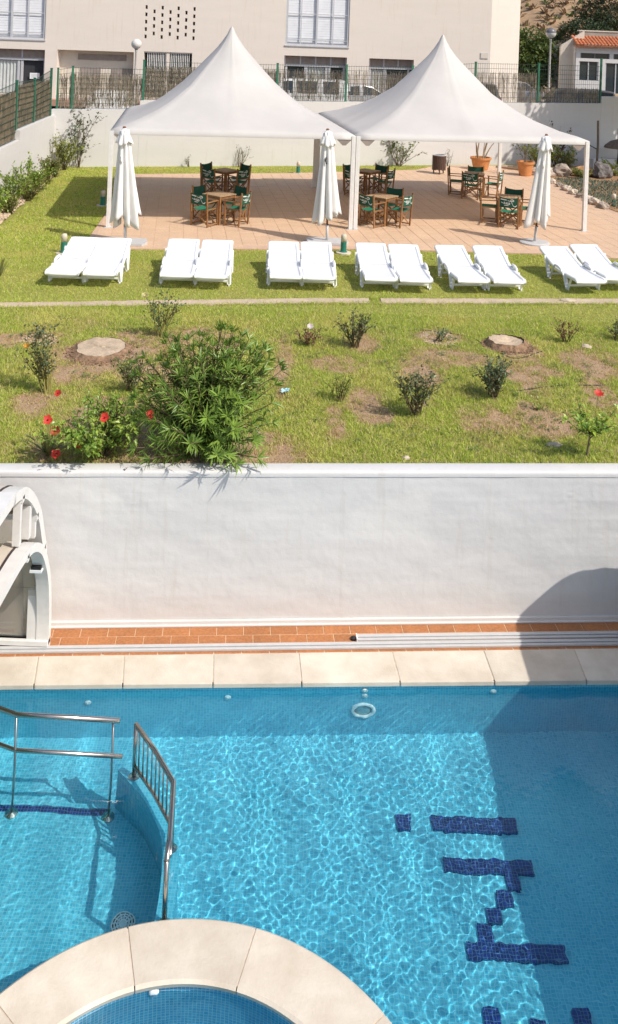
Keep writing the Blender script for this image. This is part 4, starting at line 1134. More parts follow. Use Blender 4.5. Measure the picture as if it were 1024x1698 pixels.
def car(label, x, y, rz, L, Wd, H, paint, kind, lights='rear'):
    t = thing('parked_car', label, 'car', (x, y, zst(x)), rz, 'cars parked behind the reed fence')
    hb = .62 * H if kind != 'van' else .58 * H
    if kind == 'van':   st = [(-.5, .28, .42, .42), (-.485, .22, .60, .97), (-.44, .2, .60, 1), (.10, .2, .60, 1), (.24, .2, .60, .97), (.36, .2, .58, .60), (.47, .22, .50, .50), (.5, .3, .42, .42)]
    elif kind == 'suv': st = [(-.5, .28, .5, .5), (-.485, .22, .60, .66), (-.44, .2, .60, .97), (-.3, .2, .60, 1), (.02, .2, .60, 1), (.12, .2, .6, .96), (.24, .2, .59, .60), (.46, .22, .52, .52), (.5, .3, .42, .42)]
    else:               st = [(-.5, .28, .5, .5), (-.485, .22, .62, .64), (-.40, .2, .64, .70), (-.24, .2, .63, .95), (-.12, .2, .62, 1), (.02, .2, .62, 1), (.12, .2, .61, .93), (.26, .2, .60, .61), (.46, .22, .52, .52), (.5, .3, .42, .42)]
    mb = MB(); n = len(st); vs = []
    rows = []
    for f, zb, zl, zr in st:
        w = Wd / 2 * (1 - .10 * (abs(f) / .5) ** 4); wr = w * (.80 if zr > zl + .05 else .97)
        zb, zl, zr = zb * H, zl * H, zr * H
        rows.append([(-w * .95, zb), (-w, (zb + zl) / 2), (-w * .98, zl), (-wr, zr - .02), (-wr * .8, zr), (wr * .8, zr), (wr, zr - .02), (w * .98, zl), (w, (zb + zl) / 2), (w * .95, zb)])
        vs += [(f * L, a, b) for a, b in rows[-1]]
    k = 10; fs = []
    for i in range(n - 1):
        for q in range(k): a = i * k + q; b = i * k + (q + 1) % k; fs.append((a, a + k, b + k, b))
    fs.append(tuple(range(k - 1, -1, -1))); fs.append(tuple((n - 1) * k + q for q in range(k)))
    mb.add(vs, fs); o = mb.build('body', paint, t); bevel(o, .03, 2, 25); o.data.polygons.foreach_set('use_smooth', [True] * len(o.data.polygons))
    # side windows and screens: slightly proud glass panels following the greenhouse
    top = [i for i in range(n) if st[i][3] > st[i][2] + .2]
    i0, i1 = top[0], top[-1]
    def panel(name, P):
        c = sum((Vector(p) for p in P), Vector()) / len(P); P = [c + (Vector(p) - c) * .86 for p in P]
        nv = (P[1] - P[0]).cross(P[2] - P[0]).normalized()
        if nv.dot(c - Vector((0, 0, H * .6))) < 0: nv = -nv
        m2 = MB(); m2.add([p + nv * .014 for p in P] + [p - nv * .02 for p in P], [tuple(range(len(P))), tuple(range(2 * len(P) - 1, len(P) - 1, -1))] + [(q, (q + 1) % len(P), (q + 1) % len(P) + len(P), q + len(P)) for q in range(len(P))])
        m2.build(name, M['carglass'], t)
    V3 = lambda i, q: (st[i][0] * L, rows[i][q][0], rows[i][q][1])
    for sgn, (q0, q1) in ((-1, (2, 3)), (1, (7, 6))):
        mid = (i0 + i1) // 2
        if kind == 'van':
            for f0, f1 in ((-.40, -.20), (-.16, .08), (.11, .235)):
                def at(f, q):
                    for i in range(n - 1):
                        if st[i][0] <= f <= st[i + 1][0]:
                            u = (f - st[i][0]) / (st[i + 1][0] - st[i][0]); a = Vector(V3(i, q)); b = Vector(V3(i + 1, q)); return a.lerp(b, u)
                panel('window', [at(f0, q0), at(f1, q0), at(f1, q1), at(f0, q1)])
        else:
            panel('window', [V3(max(i0 - 1, 1) if kind == 'car' else i0, q0), V3(mid, q0), V3(mid, q1), V3(i0, q1)])
            panel('window', [V3(mid, q0), V3(min(i1 + 1, n - 1), q0), V3(i1, q1), V3(mid, q1)])
    panel('rear_window', [V3(i0 - 1, 2 + 1), V3(i0 - 1, 6), V3(i0, 6), V3(i0, 3)]); panel('windscreen', [V3(i1, 3), V3(i1, 6), V3(i1 + 1, 6), V3(i1 + 1, 3)])
    for fx in (-.31, .31):
        for sy in (-1, 1):
            m2 = MB(); m2.lathe([(.19, -.09), (.30, -.095), (.315, -.06), (.315, .06), (.30, .095), (.19, .09)], 20, cap=False); w = m2.build('wheel', M['tyre'], t, smooth=True)
            w.location = (fx * L, sy * (Wd / 2 - .09), .315); w.rotation_euler = (R(90), 0, 0)
            m2 = MB(); m2.lathe([(.001, .07), (.05, .075), (.06, .05), (.19, .06), (.2, .085)], 14, cap=False); m2.lathe([(.001, -.07), (.05, -.075), (.06, -.05), (.19, -.06), (.2, -.085)], 14, cap=False); m2.build('rim', M['rim'], w, smooth=True)
    for sy in (-1, 1):
        m2 = MB(); m2.cbox((-.487 * L, sy * Wd * .36, H * .55), (.09, .26, .2)); m2.build('tail_light', M['redlens'], t)
        m2 = MB(); m2.cbox((.47 * L, sy * Wd * .34, H * .44), (.12, .3, .14)); m2.build('headlight', M['clearlens'], t)
        m2 = MB(); m2.cbox((.17 * L, sy * (Wd / 2 + .07), H * .66), (.10, .16, .11)); m2.build('wing_mirror', paint, t)
    if kind == 'van':
        for xx in (-.3, -.1, .1):
            m2 = MB(); m2.bar((xx * L, -Wd * .36, H + .06), (xx * L, Wd * .36, H + .06), .04); m2.bar((xx * L, -Wd * .36, H - .03), (xx * L, -Wd * .36, H + .06), .03); m2.bar((xx * L, Wd * .36, H - .03), (xx * L, Wd * .36, H + .06), .03); m2.build('roof_bar', M['rail_dark'], t)
    return t
car('white van with roof bars parked behind the fence between the tents', -.22, 41.2, R(186), 4.1, 1.72, 1.62, M['car_white'], 'van')
car('silver hatchback beside the white van, seen between the tent peaks', 1.95, 43.2, R(188), 4.2, 1.72, 1.38, M['car_silver'], 'car')
car('dark grey off-roader with red tail lamp right of the right tent peak', 6.9, 43.2, R(186), 4.3, 1.78, 1.68, M['car_dark'], 'suv')
car('pale blue-grey car parked far back beside the building corner', 12.1, 53.0, R(5), 4.2, 1.7, 1.45, M['car_grey'], 'car')
car('dark shiny car nearest the right end of the reed fence', 12.0, 42.2, R(172), 4.6, 1.8, 1.58, M['car_dark'], 'suv')
car('white car half hidden behind the left end of the reed fence', -7.9, 36.6, R(-82), 3.9, 1.72, 1.42, M['car_white'], 'car')

# ================================================================== TENTS
def tent(label, x, y, s, first):
    ep = 2.33; pk = 4.93
    t = thing('peaked_tent', label, 'tent', (x, y, 0), E5 - R(90) * 0, 'white peaked party tents')
    # four posts and a base plate each
    for i, (px, py) in enumerate(((0, 0), (s, 0), (s, s * 1.06), (0, s * 1.06))):
        back = py > 0
        mb = MB(); mb.box((-.05, -.05, .012), (.05, .05, ep)); 
        for q in (-.052, .05): mb.box((q, -.012, .02), (q + .002, .012, ep - .02)); mb.box((-.012, q, .02), (.012, q + .002, ep - .02))
        o = bevel(mb.build('pole', M['alu_white'], t), .006, 1, 60); o.location = (px, py, 0)
        mb = MB(); mb.box((-.09, -.09, 0), (.09, .09, .012)); o = mb.build('base_plate', M['pale_grey'], t); o.location = (px, py, .001)
    D = s * 1.06
    for a, b in (((0, 0), (s, 0)), ((s, 0), (s, D)), ((s, D), (0, D)), ((0, D), (0, 0))):
        mb = MB(); va = Vector((a[0], a[1], 0)); vb = Vector((b[0], b[1], 0)); d = (vb - va).normalized()
        mb.bar(va + d * .055 + Vector((0, 0, ep - .05)), vb - d * .055 + Vector((0, 0, ep - .05)), .06, .09)
        mb.build('eave_beam', M['alu_white'], t)
    for px, py, sx, sy in ((0, 0, 1, 0), (s, 0, -1, 0)):
        mb = MB(); mb.add([(px + sx * .055, -.02, ep - .10), (px + sx * .42, -.02, ep - .10), (px + sx * .28, -.02, ep - .24), (px + sx * .2, -.02, ep - .24)], [(0, 1, 2, 3)]); 
        mb.add([(px + sx * .055, .02, ep - .10), (px + sx * .42, .02, ep - .10), (px + sx * .28, .02, ep - .24), (px + sx * .2, .02, ep - .24)], [(3, 2, 1, 0)]); mb.build('corner_bracket', M['shutter'], t)
    # canopy: concave surface of revolution squared off towards the eaves
    prof = [(0.0, 1.0), (.035, .935), (.07, .86), (.12, .775), (.18, .695), (.29, .55), (.41, .405), (.58, .245), (.69, .162), (.84, .072), (.94, .028), (1.0, .0)]
    mb = MB(); n = 96; rows = []
    cx, cy = s / 2, D / 2; hx, hy = s / 2 + .035, D / 2 + .035
    vs = []
    for t_, h in prof:
        for k in range(n):
            a = 2 * math.pi * (k + .5 * 0) / n; c, sn = math.cos(a), math.sin(a)
            sq = 1 / max(abs(c), abs(sn)); w = t_ ** .8
            rad = max(t_, .012) * ((1 - w) * 1.12 + w * sq)
            dx, dy = rad * c * hx, rad * sn * hy
            seam = abs(((a / (math.pi / 4)) + .5) % 1 - .5)          # eight welted seams
            rip = .016 * math.exp(-(seam / .03) ** 2) * (1 if .05 < t_ < .99 else 0)
            sag = -.045 * math.sin(math.pi * min(1, t_)) * (1 - abs(math.cos(2 * a))) * 1
            wr = (.012 * mnoise.noise((dx * 1.5 + x, dy * 1.5, 2)) + .020 * (t_ ** 2) * mnoise.noise((math.cos(a) * 7 + x, math.sin(a) * 7, t_ * 1.2)) + .012 * mnoise.noise((math.cos(a) * 3, math.sin(a) * 3, t_ * 14 + x))) * (1 if .06 < t_ < .97 else 0)
            crn = .0
            vs.append((cx + dx, cy + dy, ep + .01 + (pk - ep) * h + rip + sag * (t_ > .3) + wr))
    ln = len(prof)
    for k in range(n):                                                # short valance
        q = vs[(ln - 1) * n + k]; vs.append((q[0], q[1], q[2] - .10))
    fs = []
    for i in range(ln):
        for k in range(n): a = i * n + k; b = i * n + (k + 1) % n; fs.append((a, a + n, b + n, b))
    mb.add(vs, fs); mb.build('canopy', M['canvas_tent'], t, smooth=True)
    mb = MB(); mb.lathe([(.06, -.14), (.035, 0), (.03, .03), (.002, .05)], 12, c=(cx, cy, pk)); mb.build('peak_cap', M['pale_grey'], t, smooth=True)
    return t
def tent_fabric_light():
    m = M['canvas_tent']; nt = m.node_tree; b = nt.nodes['Principled BSDF']
    tr = nt.nodes.new('ShaderNodeBsdfTranslucent'); tr.inputs[0].default_value = (.75, .67, .58, 1)
    mx = nt.nodes.new('ShaderNodeMixShader'); mx.inputs[0].default_value = .14
    nt.links.new(b.outputs[0], mx.inputs[1]); nt.links.new(tr.outputs[0], mx.inputs[2]); nt.links.new(mx.outputs[0], nt.nodes['Material Output'].inputs[0])
tent_fabric_light()
tent('white peaked tent on the left half of the terrace', -4.66, 21.93, 5.93, True)
tent('white peaked tent on the right half of the terrace', 1.33, 22.80, 6.05, False)

# ================================================================== CLOSED PARASOLS
def parasol(label, x, y, h, lean, seed, disc):
    t = thing('closed_parasol', label, 'parasol', (x, y, .003), 0, 'closed white parasols along the terrace edge')
    t.rotation_euler = (0, lean, 0)
    r = random.Random(seed)
    mb = MB(); mb.tube([(0, 0, .42), (0, 0, h - .06)], .024, 10); mb.build('wooden_pole', M['wood_pole'], t, smooth=True)
    mb = MB(); mb.tube([(0, 0, 0), (0, 0, .42)], .033, 12); mb.build('sleeve', M['pale_grey'], t, smooth=True)
    if disc == 'round':
        mb = MB(); mb.lathe([(.36, 0), (.36, .03), (.32, .045), (.05, .05)], 32)
    else:
        mb = MB(); mb.prism([(-.42, -.3), (.42, -.3), (.5, -.05), (.42, .3), (-.42, .3), (-.5, .05)], 0, .05)
    o = mb.build('base', M['pale_grey'], t); o.rotation_euler = (0, -lean, 0)
    nf = 8; n = 128; ph = r.uniform(0, 6)
    amps = [r.uniform(.6, 1.3) for _ in range(nf)]; lows = [r.uniform(-.2, .16) for _ in range(nf)]; jit = [r.uniform(-.12, .12) for _ in range(nf)]
    def rad(a, u):
        w = (a + ph + .05 * math.sin(3 * a + seed)) / (2 * math.pi) * nf; k = int(math.floor(w)) % nf; f = w - math.floor(w) + jit[k] * math.sin(math.pi * (w % 1))
        fold = abs(math.sin(math.pi * f)) ** .7
        base = lerp(.095, .185, u ** .8); deep = lerp(.3, .62, u)
        return base * (1 - deep * (1 - fold)) * (1.0 + .75 * u * (amps[k] - .8)) * (1 + .42 * u), lows[k], fold
    rows = 22; vs = []
    ztop = h - .03; zb = .50
    for i in range(rows + 1):
        u = i / rows
        for k in range(n):
            a = 2 * math.pi * k / n; q, lo, fo = rad(a, u)
            z = lerp(ztop, zb + lo * (1 if i == rows else u ** 4) + .13 * (1 - fo) * u ** 3, u)
            q += .008 * mnoise.noise((a * 3, z * 3, seed))
            vs.append((q * math.cos(a) * 1.12, q * math.sin(a), z))
    fs = []
    for i in range(rows):
        for k in range(n): a = i * n + k; b = i * n + (k + 1) % n; fs.append((a, a + n, b + n, b))
    mb = MB(); mb.add(vs, fs); o = mb.build('canopy', M['parasol'], t, smooth=True)
    so = o.modifiers.new('thickness', 'SOLIDIFY'); so.thickness = .004
    vs = []; fs = []
    for i in range(9):
        u = i / 8
        for k in range(n):
            a = 2 * math.pi * k / n; fold = abs(math.sin(4 * a + ph + .4 * math.sin(a)))
            q = lerp(.035, .19, u ** .8) * (1 - .28 * u * (1 - fold)); z = lerp(h + .005, h - .34 - .03 * math.sin(3 * a + ph), u)
            vs.append((q * math.cos(a) * 1.1, q * math.sin(a), z))
    for i in range(8):
        for k in range(n): a = i * n + k; b = i * n + (k + 1) % n; fs.append((a, a + n, b + n, b))
    mb = MB(); mb.add(vs, fs); o = mb.build('vent_cap', M['parasol'], t, smooth=True); so = o.modifiers.new('thickness', 'SOLIDIFY'); so.thickness = .004
    mb = MB(); mb.lathe([(.035, h - .0), (.04, h + .02), (.03, h + .045), (.002, h + .05)], 12); mb.build('finial', M['wood_pole'], t, smooth=True)
    mb = MB(); mb.tube([(.19 * math.cos(a), .16 * math.sin(a), 1.35 + .02 * math.sin(2 * a)) for a in [2 * math.pi * k / 20 for k in range(21)]], .008, 6)
    mb = MB(); mb.tube([(-.03, -.15, h - .6), (-.05, -.16, h - .68), (-.03, -.165, h - .76)], .016, 6); mb.build('tie_strap', M['black'] if seed == 2 else M['parasol'], t, smooth=True)
    mb = MB(); mb.tube([(0, -.03, .42), (.03, -.05, .42)], .012, 6); mb.build('clamp_knob', M['black'], t)
parasol('closed white parasol in front of the left tent corner', -3.93, 20.36, 2.56, R(-2.6), 1, 'hex')
parasol('closed white parasol with a black tie by the middle tent poles', .60, 21.18, 2.60, R(-1.8), 2, 'hex')
parasol('closed white parasol leaning slightly, in front of the right tent', 5.62, 21.95, 2.60, R(4.2), 3, 'round')

# ================================================================== LOUNGERS
def make_lounger():
    t = bpy.data.objects.new('sun_lounger', None); COL.objects.link(t); t.empty_display_size = .1
    Wd = .62
    def zc(y):   # centre line of the lying surface, foot end at y=0
        if y < .10: return .255 + .035 * (y / .10)
        if y < 1.08: return .29 - .012 * math.sin((y - .1) / .98 * math.pi)
        u = (y - 1.08) / .82; return .29 + .225 * u ** 1.12
    def slab(y0, y1, step, gap, nm):
        # side rails plus curved slats
        m = MB(); y = y0
        ns = int(round((y1 - y0) / step)); st = (y1 - y0) / ns
        for k in range(ns):
            a = y0 + k * st; b = a + st - gap
            vs = []
            for yy in (a, b):
                for q in range(7):
                    x = lerp(-.27, .27, q / 6); vs.append((x, yy, zc(yy) - .010 * (1 - (2 * q / 6 - 1) ** 2)))
            low = [(v[0], v[1], v[2] - .016) for v in vs]; o = 14
            fs = [(q, q + 1, q + 8, q + 7) for q in range(6)] + [(o + q, o + q + 7, o + q + 8, o + q + 1) for q in range(6)]
            fs += [(q, q + o, q + o + 1, q + 1) for q in range(6)] + [(q + 7, q + 8, q + o + 8, q + o + 7) for q in range(6)]
            m.add(vs + low, fs)
        m.build(nm, M['plastic'], t)
        for sx in (-1, 1):
            m = MB(); n = 16; vs = []
            for k in range(n + 1):
                yy = lerp(y0, y1, k / n); z = zc(yy)
                for dx, dz in ((-.032, -.045), (-.036, .004), (-.018, .018), (.018, .018), (.036, .004), (.032, -.045)): vs.append((sx * .285 + dx, yy, z + dz))
            fs = []
            for k in range(n):
                for q in range(6): a = k * 6 + q; b = k * 6 + (q + 1) % 6; fs.append((a, b, b + 6, a + 6))
            fs += [tuple(range(6)), tuple(n * 6 + q for q in (5, 4, 3, 2, 1, 0))]
            m.add(vs, fs); m.build('side_rail', M['plastic'], t, smooth=False)
    slab(.05, 1.07, .068, .015, 'seat'); slab(1.09, 1.86, .064, .015, 'backrest')
    for yy, nm in ((.0, 'foot_end'), (1.86, 'head_end')):
        m = MB(); vs = []; n = 10
        for q in range(n + 1):
            x = lerp(-.31, .31, q / n); e = .035 * (abs(2 * q / n - 1) ** 4)
            s = 1 if yy == 0 else -1; z = zc(yy + .03)
            for dy, dz in ((e - 0, -.05), (e - .004, -.005), (e + .02, .014), (.075, .012), (.075, -.03)): vs.append((x, yy + (dy if s > 0 else .055 - dy), z + dz))
        fs = []
        for q in range(n):
            for k in range(5): a = q * 5 + k; b = q * 5 + (k + 1) % 5; fs.append((a, b, b + 5, a + 5) if s > 0 else (a, a + 5, b + 5, b))
        fs += [tuple(range(5)), tuple(n * 5 + q for q in range(4, -1, -1))]
        m.add(vs, fs); m.build(nm, M['plastic'], t, smooth=True)
    for sx in (-1, 1):
        for y0, y1, yg in ((.28, .62, .42), (1.12, 1.52, 1.30)):
            m = MB(); x = sx * .31
            m.bar((x, y1, zc(y1) + .01), (x + sx * .012, yg, .015), .022, .075, up=(1, 0, 0)); m.bar((x, y0, zc(y0) - .02), (x + sx * .012, yg - .02, .015), .020, .040, up=(1, 0, 0))
            m.cbox((x + sx * .012, yg - .01, .012), (.028, .10, .024)); m.build('leg', M['plastic'], t)
        m = MB(); m.tube([(sx * .325, .70, zc(.7) - .02), (sx * .322, .74, .325), (sx * .322, .86, .345), (sx * .322, 1.02, .345), (sx * .325, 1.10, zc(1.1) - .01)], [.022, .026, .03, .026, .02], 8); m.build('armrest', M['plastic'], t, smooth=True)
    m = MB(); m.bar((-.30, .40, .09), (.30, .40, .09), .03); m.build('cross_bar', M['plastic'], t); m = MB(); m.bar((-.30, 1.3, .09), (.30, 1.3, .09), .03); m.build('cross_bar', M['plastic'], t)
    return t
LG = [(-4.40, 16.78, -4.40, 18.45, 'leftmost white sun lounger, beside the low bollard'), (-3.70, 16.82, -3.80, 18.5, 'white sun lounger under the left parasol, inner one of the leftmost pair'),
      (-2.29, 16.92, -2.36, 18.62, 'white sun lounger, left one of the second pair from the left'), (-1.65, 16.92, -1.74, 18.68, 'white sun lounger, right one of the second pair from the left'),
      (-.25, 17.10, -.34, 18.85, 'white sun lounger in the middle row, left of the middle parasol base'), (.375, 17.12, .29, 18.9, 'white sun lounger right against the middle parasol base'),
      (1.545, 17.2, 1.46, 19.0, 'white sun lounger just right of the cream topped bollard'), (2.21, 17.2, 2.10, 19.02, 'white sun lounger in the fourth pair, far from the bollard'),
      (3.33, 17.33, 3.15, 19.2, 'white sun lounger, left one of the pair before the right parasol'), (4.02, 17.36, 3.88, 19.28, 'white sun lounger ending just left of the round parasol base'),
      (5.67, 17.62, 5.39, 19.56, 'white sun lounger starting at the round parasol base, second from the right'), (6.34, 17.92, 6.09, 19.72, 'rightmost white sun lounger, cut by the picture edge')]
lp = make_lounger()
for i, (x, y, hx, hy, lab) in enumerate(LG):
    o = lp if i == 0 else copy_tree(lp)
    o.location = (x, y, -.035); o.rotation_euler = (rng.uniform(-.006, .006), rng.uniform(-.008, .008), -math.atan2(hx - x, hy - y) + rng.uniform(-.025, .025))
    tag(o, lab, 'sun lounger', 'white sun loungers in pairs on the lawn')

# ================================================================== TABLES AND DIRECTOR CHAIRS
def make_table():
    t = bpy.data.objects.new('wooden_table', None); COL.objects.link(t)
    for k in range(7):
        m = MB(); x0 = -.35 + k * .1; m.box((x0, -.35, .705), (x0 + .094, .35, .73)); bevel(m.build('table_slat', M['wood_top'], t), .003, 1)
    m = MB()
    for a, b in (((-.31, -.31), (.31, -.31)), ((.31, -.31), (.31, .31)), ((.31, .31), (-.31, .31)), ((-.31, .31), (-.31, -.31))):
        m.bar((a[0], a[1], .67), (b[0], b[1], .67), .025, .06)
    m.build('apron', M['wood'], t)
    for sx in (-1, 1):
        for sy in (-1, 1):
            m = MB(); m.box((sx * .31 - .024, sy * .31 - .024, 0), (sx * .31 + .024, sy * .31 + .024, .70)); m.build('leg', M['wood'], t)
    m = MB(); m.bar((-.31, -.31, .2), (.31, .31, .2), .03); m.build('stretcher', M['wood'], t); m = MB(); m.bar((-.31, .31, .235), (.31, -.31, .235), .03); m.build('stretcher', M['wood'], t)
    return t
SCRIPT = [  # handwriting stroke on the chair backs, in canvas units (0..1, 0..1)
    [(.10, .30), (.13, .20), (.22, .18), (.29, .34), (.36, .66), (.40, .84), (.33, .88), (.24, .78), (.27, .70), (.40, .72), (.55, .78)],
    [(.42, .42), (.47, .58), (.44, .40), (.50, .38), (.54, .58), (.52, .40), (.58, .40), (.62, .60), (.60, .40), (.66, .44), (.72, .60), (.70, .42), (.80, .48), (.88, .52)]]
def make_chair():
    t = bpy.data.objects.new('director_chair', None); COL.objects.link(t)
    hw, hd = .27, .22                                       # chair faces +y
    for sx in (-1, 1):
        for nm, a, b, w in (('leg', (sx * hw, hd, 0), (sx * hw, hd - .0, .64), .034), ('back_post', (sx * hw, -hd, 0), (sx * hw, -hd - .07, .90), .034)):
            m = MB(); m.bar(a, b, w, w * 1.2); m.build(nm, M['wood'], t)
        m = MB(); m.bar((sx * hw, -hd - .06, .645), (sx * hw, hd + .05, .655), .05, .022, up=(1, 0, 0) if False else (0, 0, 1)); m.build('armrest', M['wood'], t)
        m = MB(); m.bar((sx * (hw - .002), -hd, .05), (sx * (hw - .002), hd, .05), .03); m.build('foot_rail', M['wood'], t)
        m = MB(); m.bar((sx * (hw - .03), -hd, .445), (sx * (hw - .03), hd, .445), .03); m.build('seat_rail', M['wood'], t)
    for yy in (hd - .03, -hd + .03):
        for s in (-1, 1):
            m = MB(); m.bar((-s * (hw - .03), yy + s * .012, .06), (s * (hw - .03), yy + s * .012, .43), .03, .016, up=(0, 1, 0)); m.build('cross_brace', M['wood'], t)
    m = MB(); n = 8; vs = []
    for q in range(n + 1):
        x = lerp(-hw + .03, hw - .03, q / n); z = .462 - .03 * math.sin(math.pi * q / n); vs += [(x, -hd, z), (x, hd, z), (x, hd, z - .006), (x, -hd, z - .006)]
    fs = []
    for q in range(n):
        for k in range(4): a = q * 4 + k; b = q * 4 + (k + 1) % 4; fs.append((a, b, b + 4, a + 4))
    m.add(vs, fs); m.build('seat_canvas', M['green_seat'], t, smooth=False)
    def bk(u, v, d):    # point on the back canvas, d outwards behind the chair
        x = lerp(hw + .012, -hw - .012, u); z = lerp(.58, .875 - .035 * math.sin(math.pi * u), v)
        y = -hd - .07 * (z / .90) + .055 * math.sin(math.pi * u) * 0 - d - .03 * math.sin(math.pi * u)
        return (x, y, z)
    m = MB(); vs = []; n = 10
    for q in range(n + 1):
        u = q / n
        vs += [bk(u, 0, .014), bk(u, 1, .014), bk(u, 1, .006), bk(u, 0, .006)]
    fs = []
    for q in range(n):
        for k in range(4): a = q * 4 + k; b = q * 4 + (k + 1) % 4; fs.append((a, b, b + 4, a + 4))
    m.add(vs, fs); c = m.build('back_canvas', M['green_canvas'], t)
    m = MB()
    for st in SCRIPT:
        P = path_pts([(p[0], p[1], 0) for p in st], 4)
        for a, b in zip(P[:-1], P[1:]):
            d = (b - a); d.z = 0
            if d.length < 1e-5: continue
            d.normalize(); s = Vector((-d.y * .016, d.x * .045, 0)); w = 1 if d.y < 0 else .6
            m.add([bk(*(a + s * w).to_2d(), .0165), bk(*(b + s * w).to_2d(), .0165), bk(*(b - s * w).to_2d(), .0165), bk(*(a - s * w).to_2d(), .0165)], [(3, 2, 1, 0)])
    for u0, u1, v0, v1 in ((.60, .90, .76, .86), (.50, .72, .22, .28)):
        m.add([bk(u0, v0, .0165), bk(u1, v0, .0165), bk(u1, v1, .0165), bk(u0, v1, .0165)], [(0, 1, 2, 3)])
    m.build('printed_script', M['white_print'], c)
    return t
TB = [(-2.11, 23.02, R(53), 'front table under the left tent', [-135, -45, 135, 45]), (-2.33, 27.1, R(52), 'back table under the left tent', [-135, -45, 135, 45]),
      (2.06, 23.65, R(53), 'front table by the middle tent poles', [-135, -45, 135, 45]), (1.95, 28.1, R(53), 'back table behind the middle tent poles', [-135, -45, 135, 45]),
      (5.33, 28.45, R(-10), 'back table near the terracotta pots', [-102, 168, 78, -12]), (5.50, 24.3, R(-12), 'front table behind the right parasol', [-104, 166, 76, -14])]
SIDE = ['front left', 'front right', 'back left', 'back right']; SIDE2 = ['front', 'left', 'back', 'right']
tp = make_table(); cp = make_chair()
rr = random.Random(5)
for i, (x, y, rz, nm, an) in enumerate(TB):
    o = tp if i == 0 else copy_tree(tp)
    o.location = (x, y, .003); o.rotation_euler = (0, 0, rz); o.scale = (.88, .88, .98)
    tag(o, 'square slatted teak table, the ' + nm, 'table', 'teak tables under the tents')
    for k, a in enumerate(an):
        c = cp if (i == 0 and k == 0) else copy_tree(cp)
        ang = R(a + 8 * (i < 4) + rr.uniform(-7, 7)); d = .49 + rr.uniform(-.03, .08)
        c.location = (x + d * math.cos(ang), y + d * math.sin(ang), .003)
        c.rotation_euler = (0, 0, ang + R(90) + R(rr.uniform(-9, 9))); c.scale = (.90, .90, .94)
        tag(c, 'green canvas chair, ' + (SIDE if i < 4 else SIDE2)[k] + ' of the ' + nm, 'chair', 'director chairs round the tables')

# ================================================================== BOLLARDS, BIN, POTS
def bollards():
    B = [(.947, 20.286, 'cream topped green bollard light between the middle loungers', True), (-.2, 31.95, 'green bollard light on the grass strip by the back wall', False), (-5.43, 24.75, 'green bollard light in the shadow of the left tent', False), (-5.035, 19.35, 'green bollard light behind the leftmost lounger', False), (9.37, 27.45, 'green bollard light in the ground cover of the rockery', False)]
    t0 = None
    for x, y, l, near in B:
        if t0 is None:
            t0 = t = bpy.data.objects.new('bollard_light', None); COL.objects.link(t)
            m = MB(); m.lathe([(.085, 0), (.085, .02), (.066, .03), (.066, .235)], 18); m.build('post', M['bollard_green'], t, smooth=False)
            m = MB(); m.lathe([(.064, .236), (.064, .35), (.058, .385), (.04, .405), (.002, .41)], 18); m.build('lens', M['bollard_lens'], t, smooth=True)
            m = MB(); m.lathe([(.17, -.03), (.17, .006), (.15, .01), (.06, .01)], 20); m.build('base', M['stone'], t)
        else: t = copy_tree(t0)
        t.location = (x, y, -.02 if (y > 26 or x < -5) else -.004); tag(t, l, 'bollard light', 'low green bollard lights')
bollards()
def bin_():
    t = thing('litter_bin', 'round dark brown slatted litter bin against the back lawn', 'litter bin', (4.876, 32.95, 0))
    for k in range(22):
        a = 2 * math.pi * k / 22; m = MB(); M4 = Matrix.Rotation(a, 4, 'Z')
        m.box((.225, -.026, .14 + .02 * (k % 2)), (.245, .026, .68), 0, M4); m.build('slat', M['bin_wood'], t)
    m = MB(); m.lathe([(.20, .16), (.205, .66)], 20, cap=True); m.build('liner', M['rail_dark'], t)
    m = MB(); m.lathe([(.205, .665), (.25, .665), (.25, .69), (.205, .69), (.205, .665)], 24, cap=False); m.build('rim', M['pale_grey'], t)
    for k in range(3):
        a = 2 * math.pi * k / 3 + .5; m = MB(); m.bar((.2 * math.cos(a), .2 * math.sin(a), -.02), (.2 * math.cos(a), .2 * math.sin(a), .2), .04); m.build('leg', M['bin_wood'], t)
bin_()

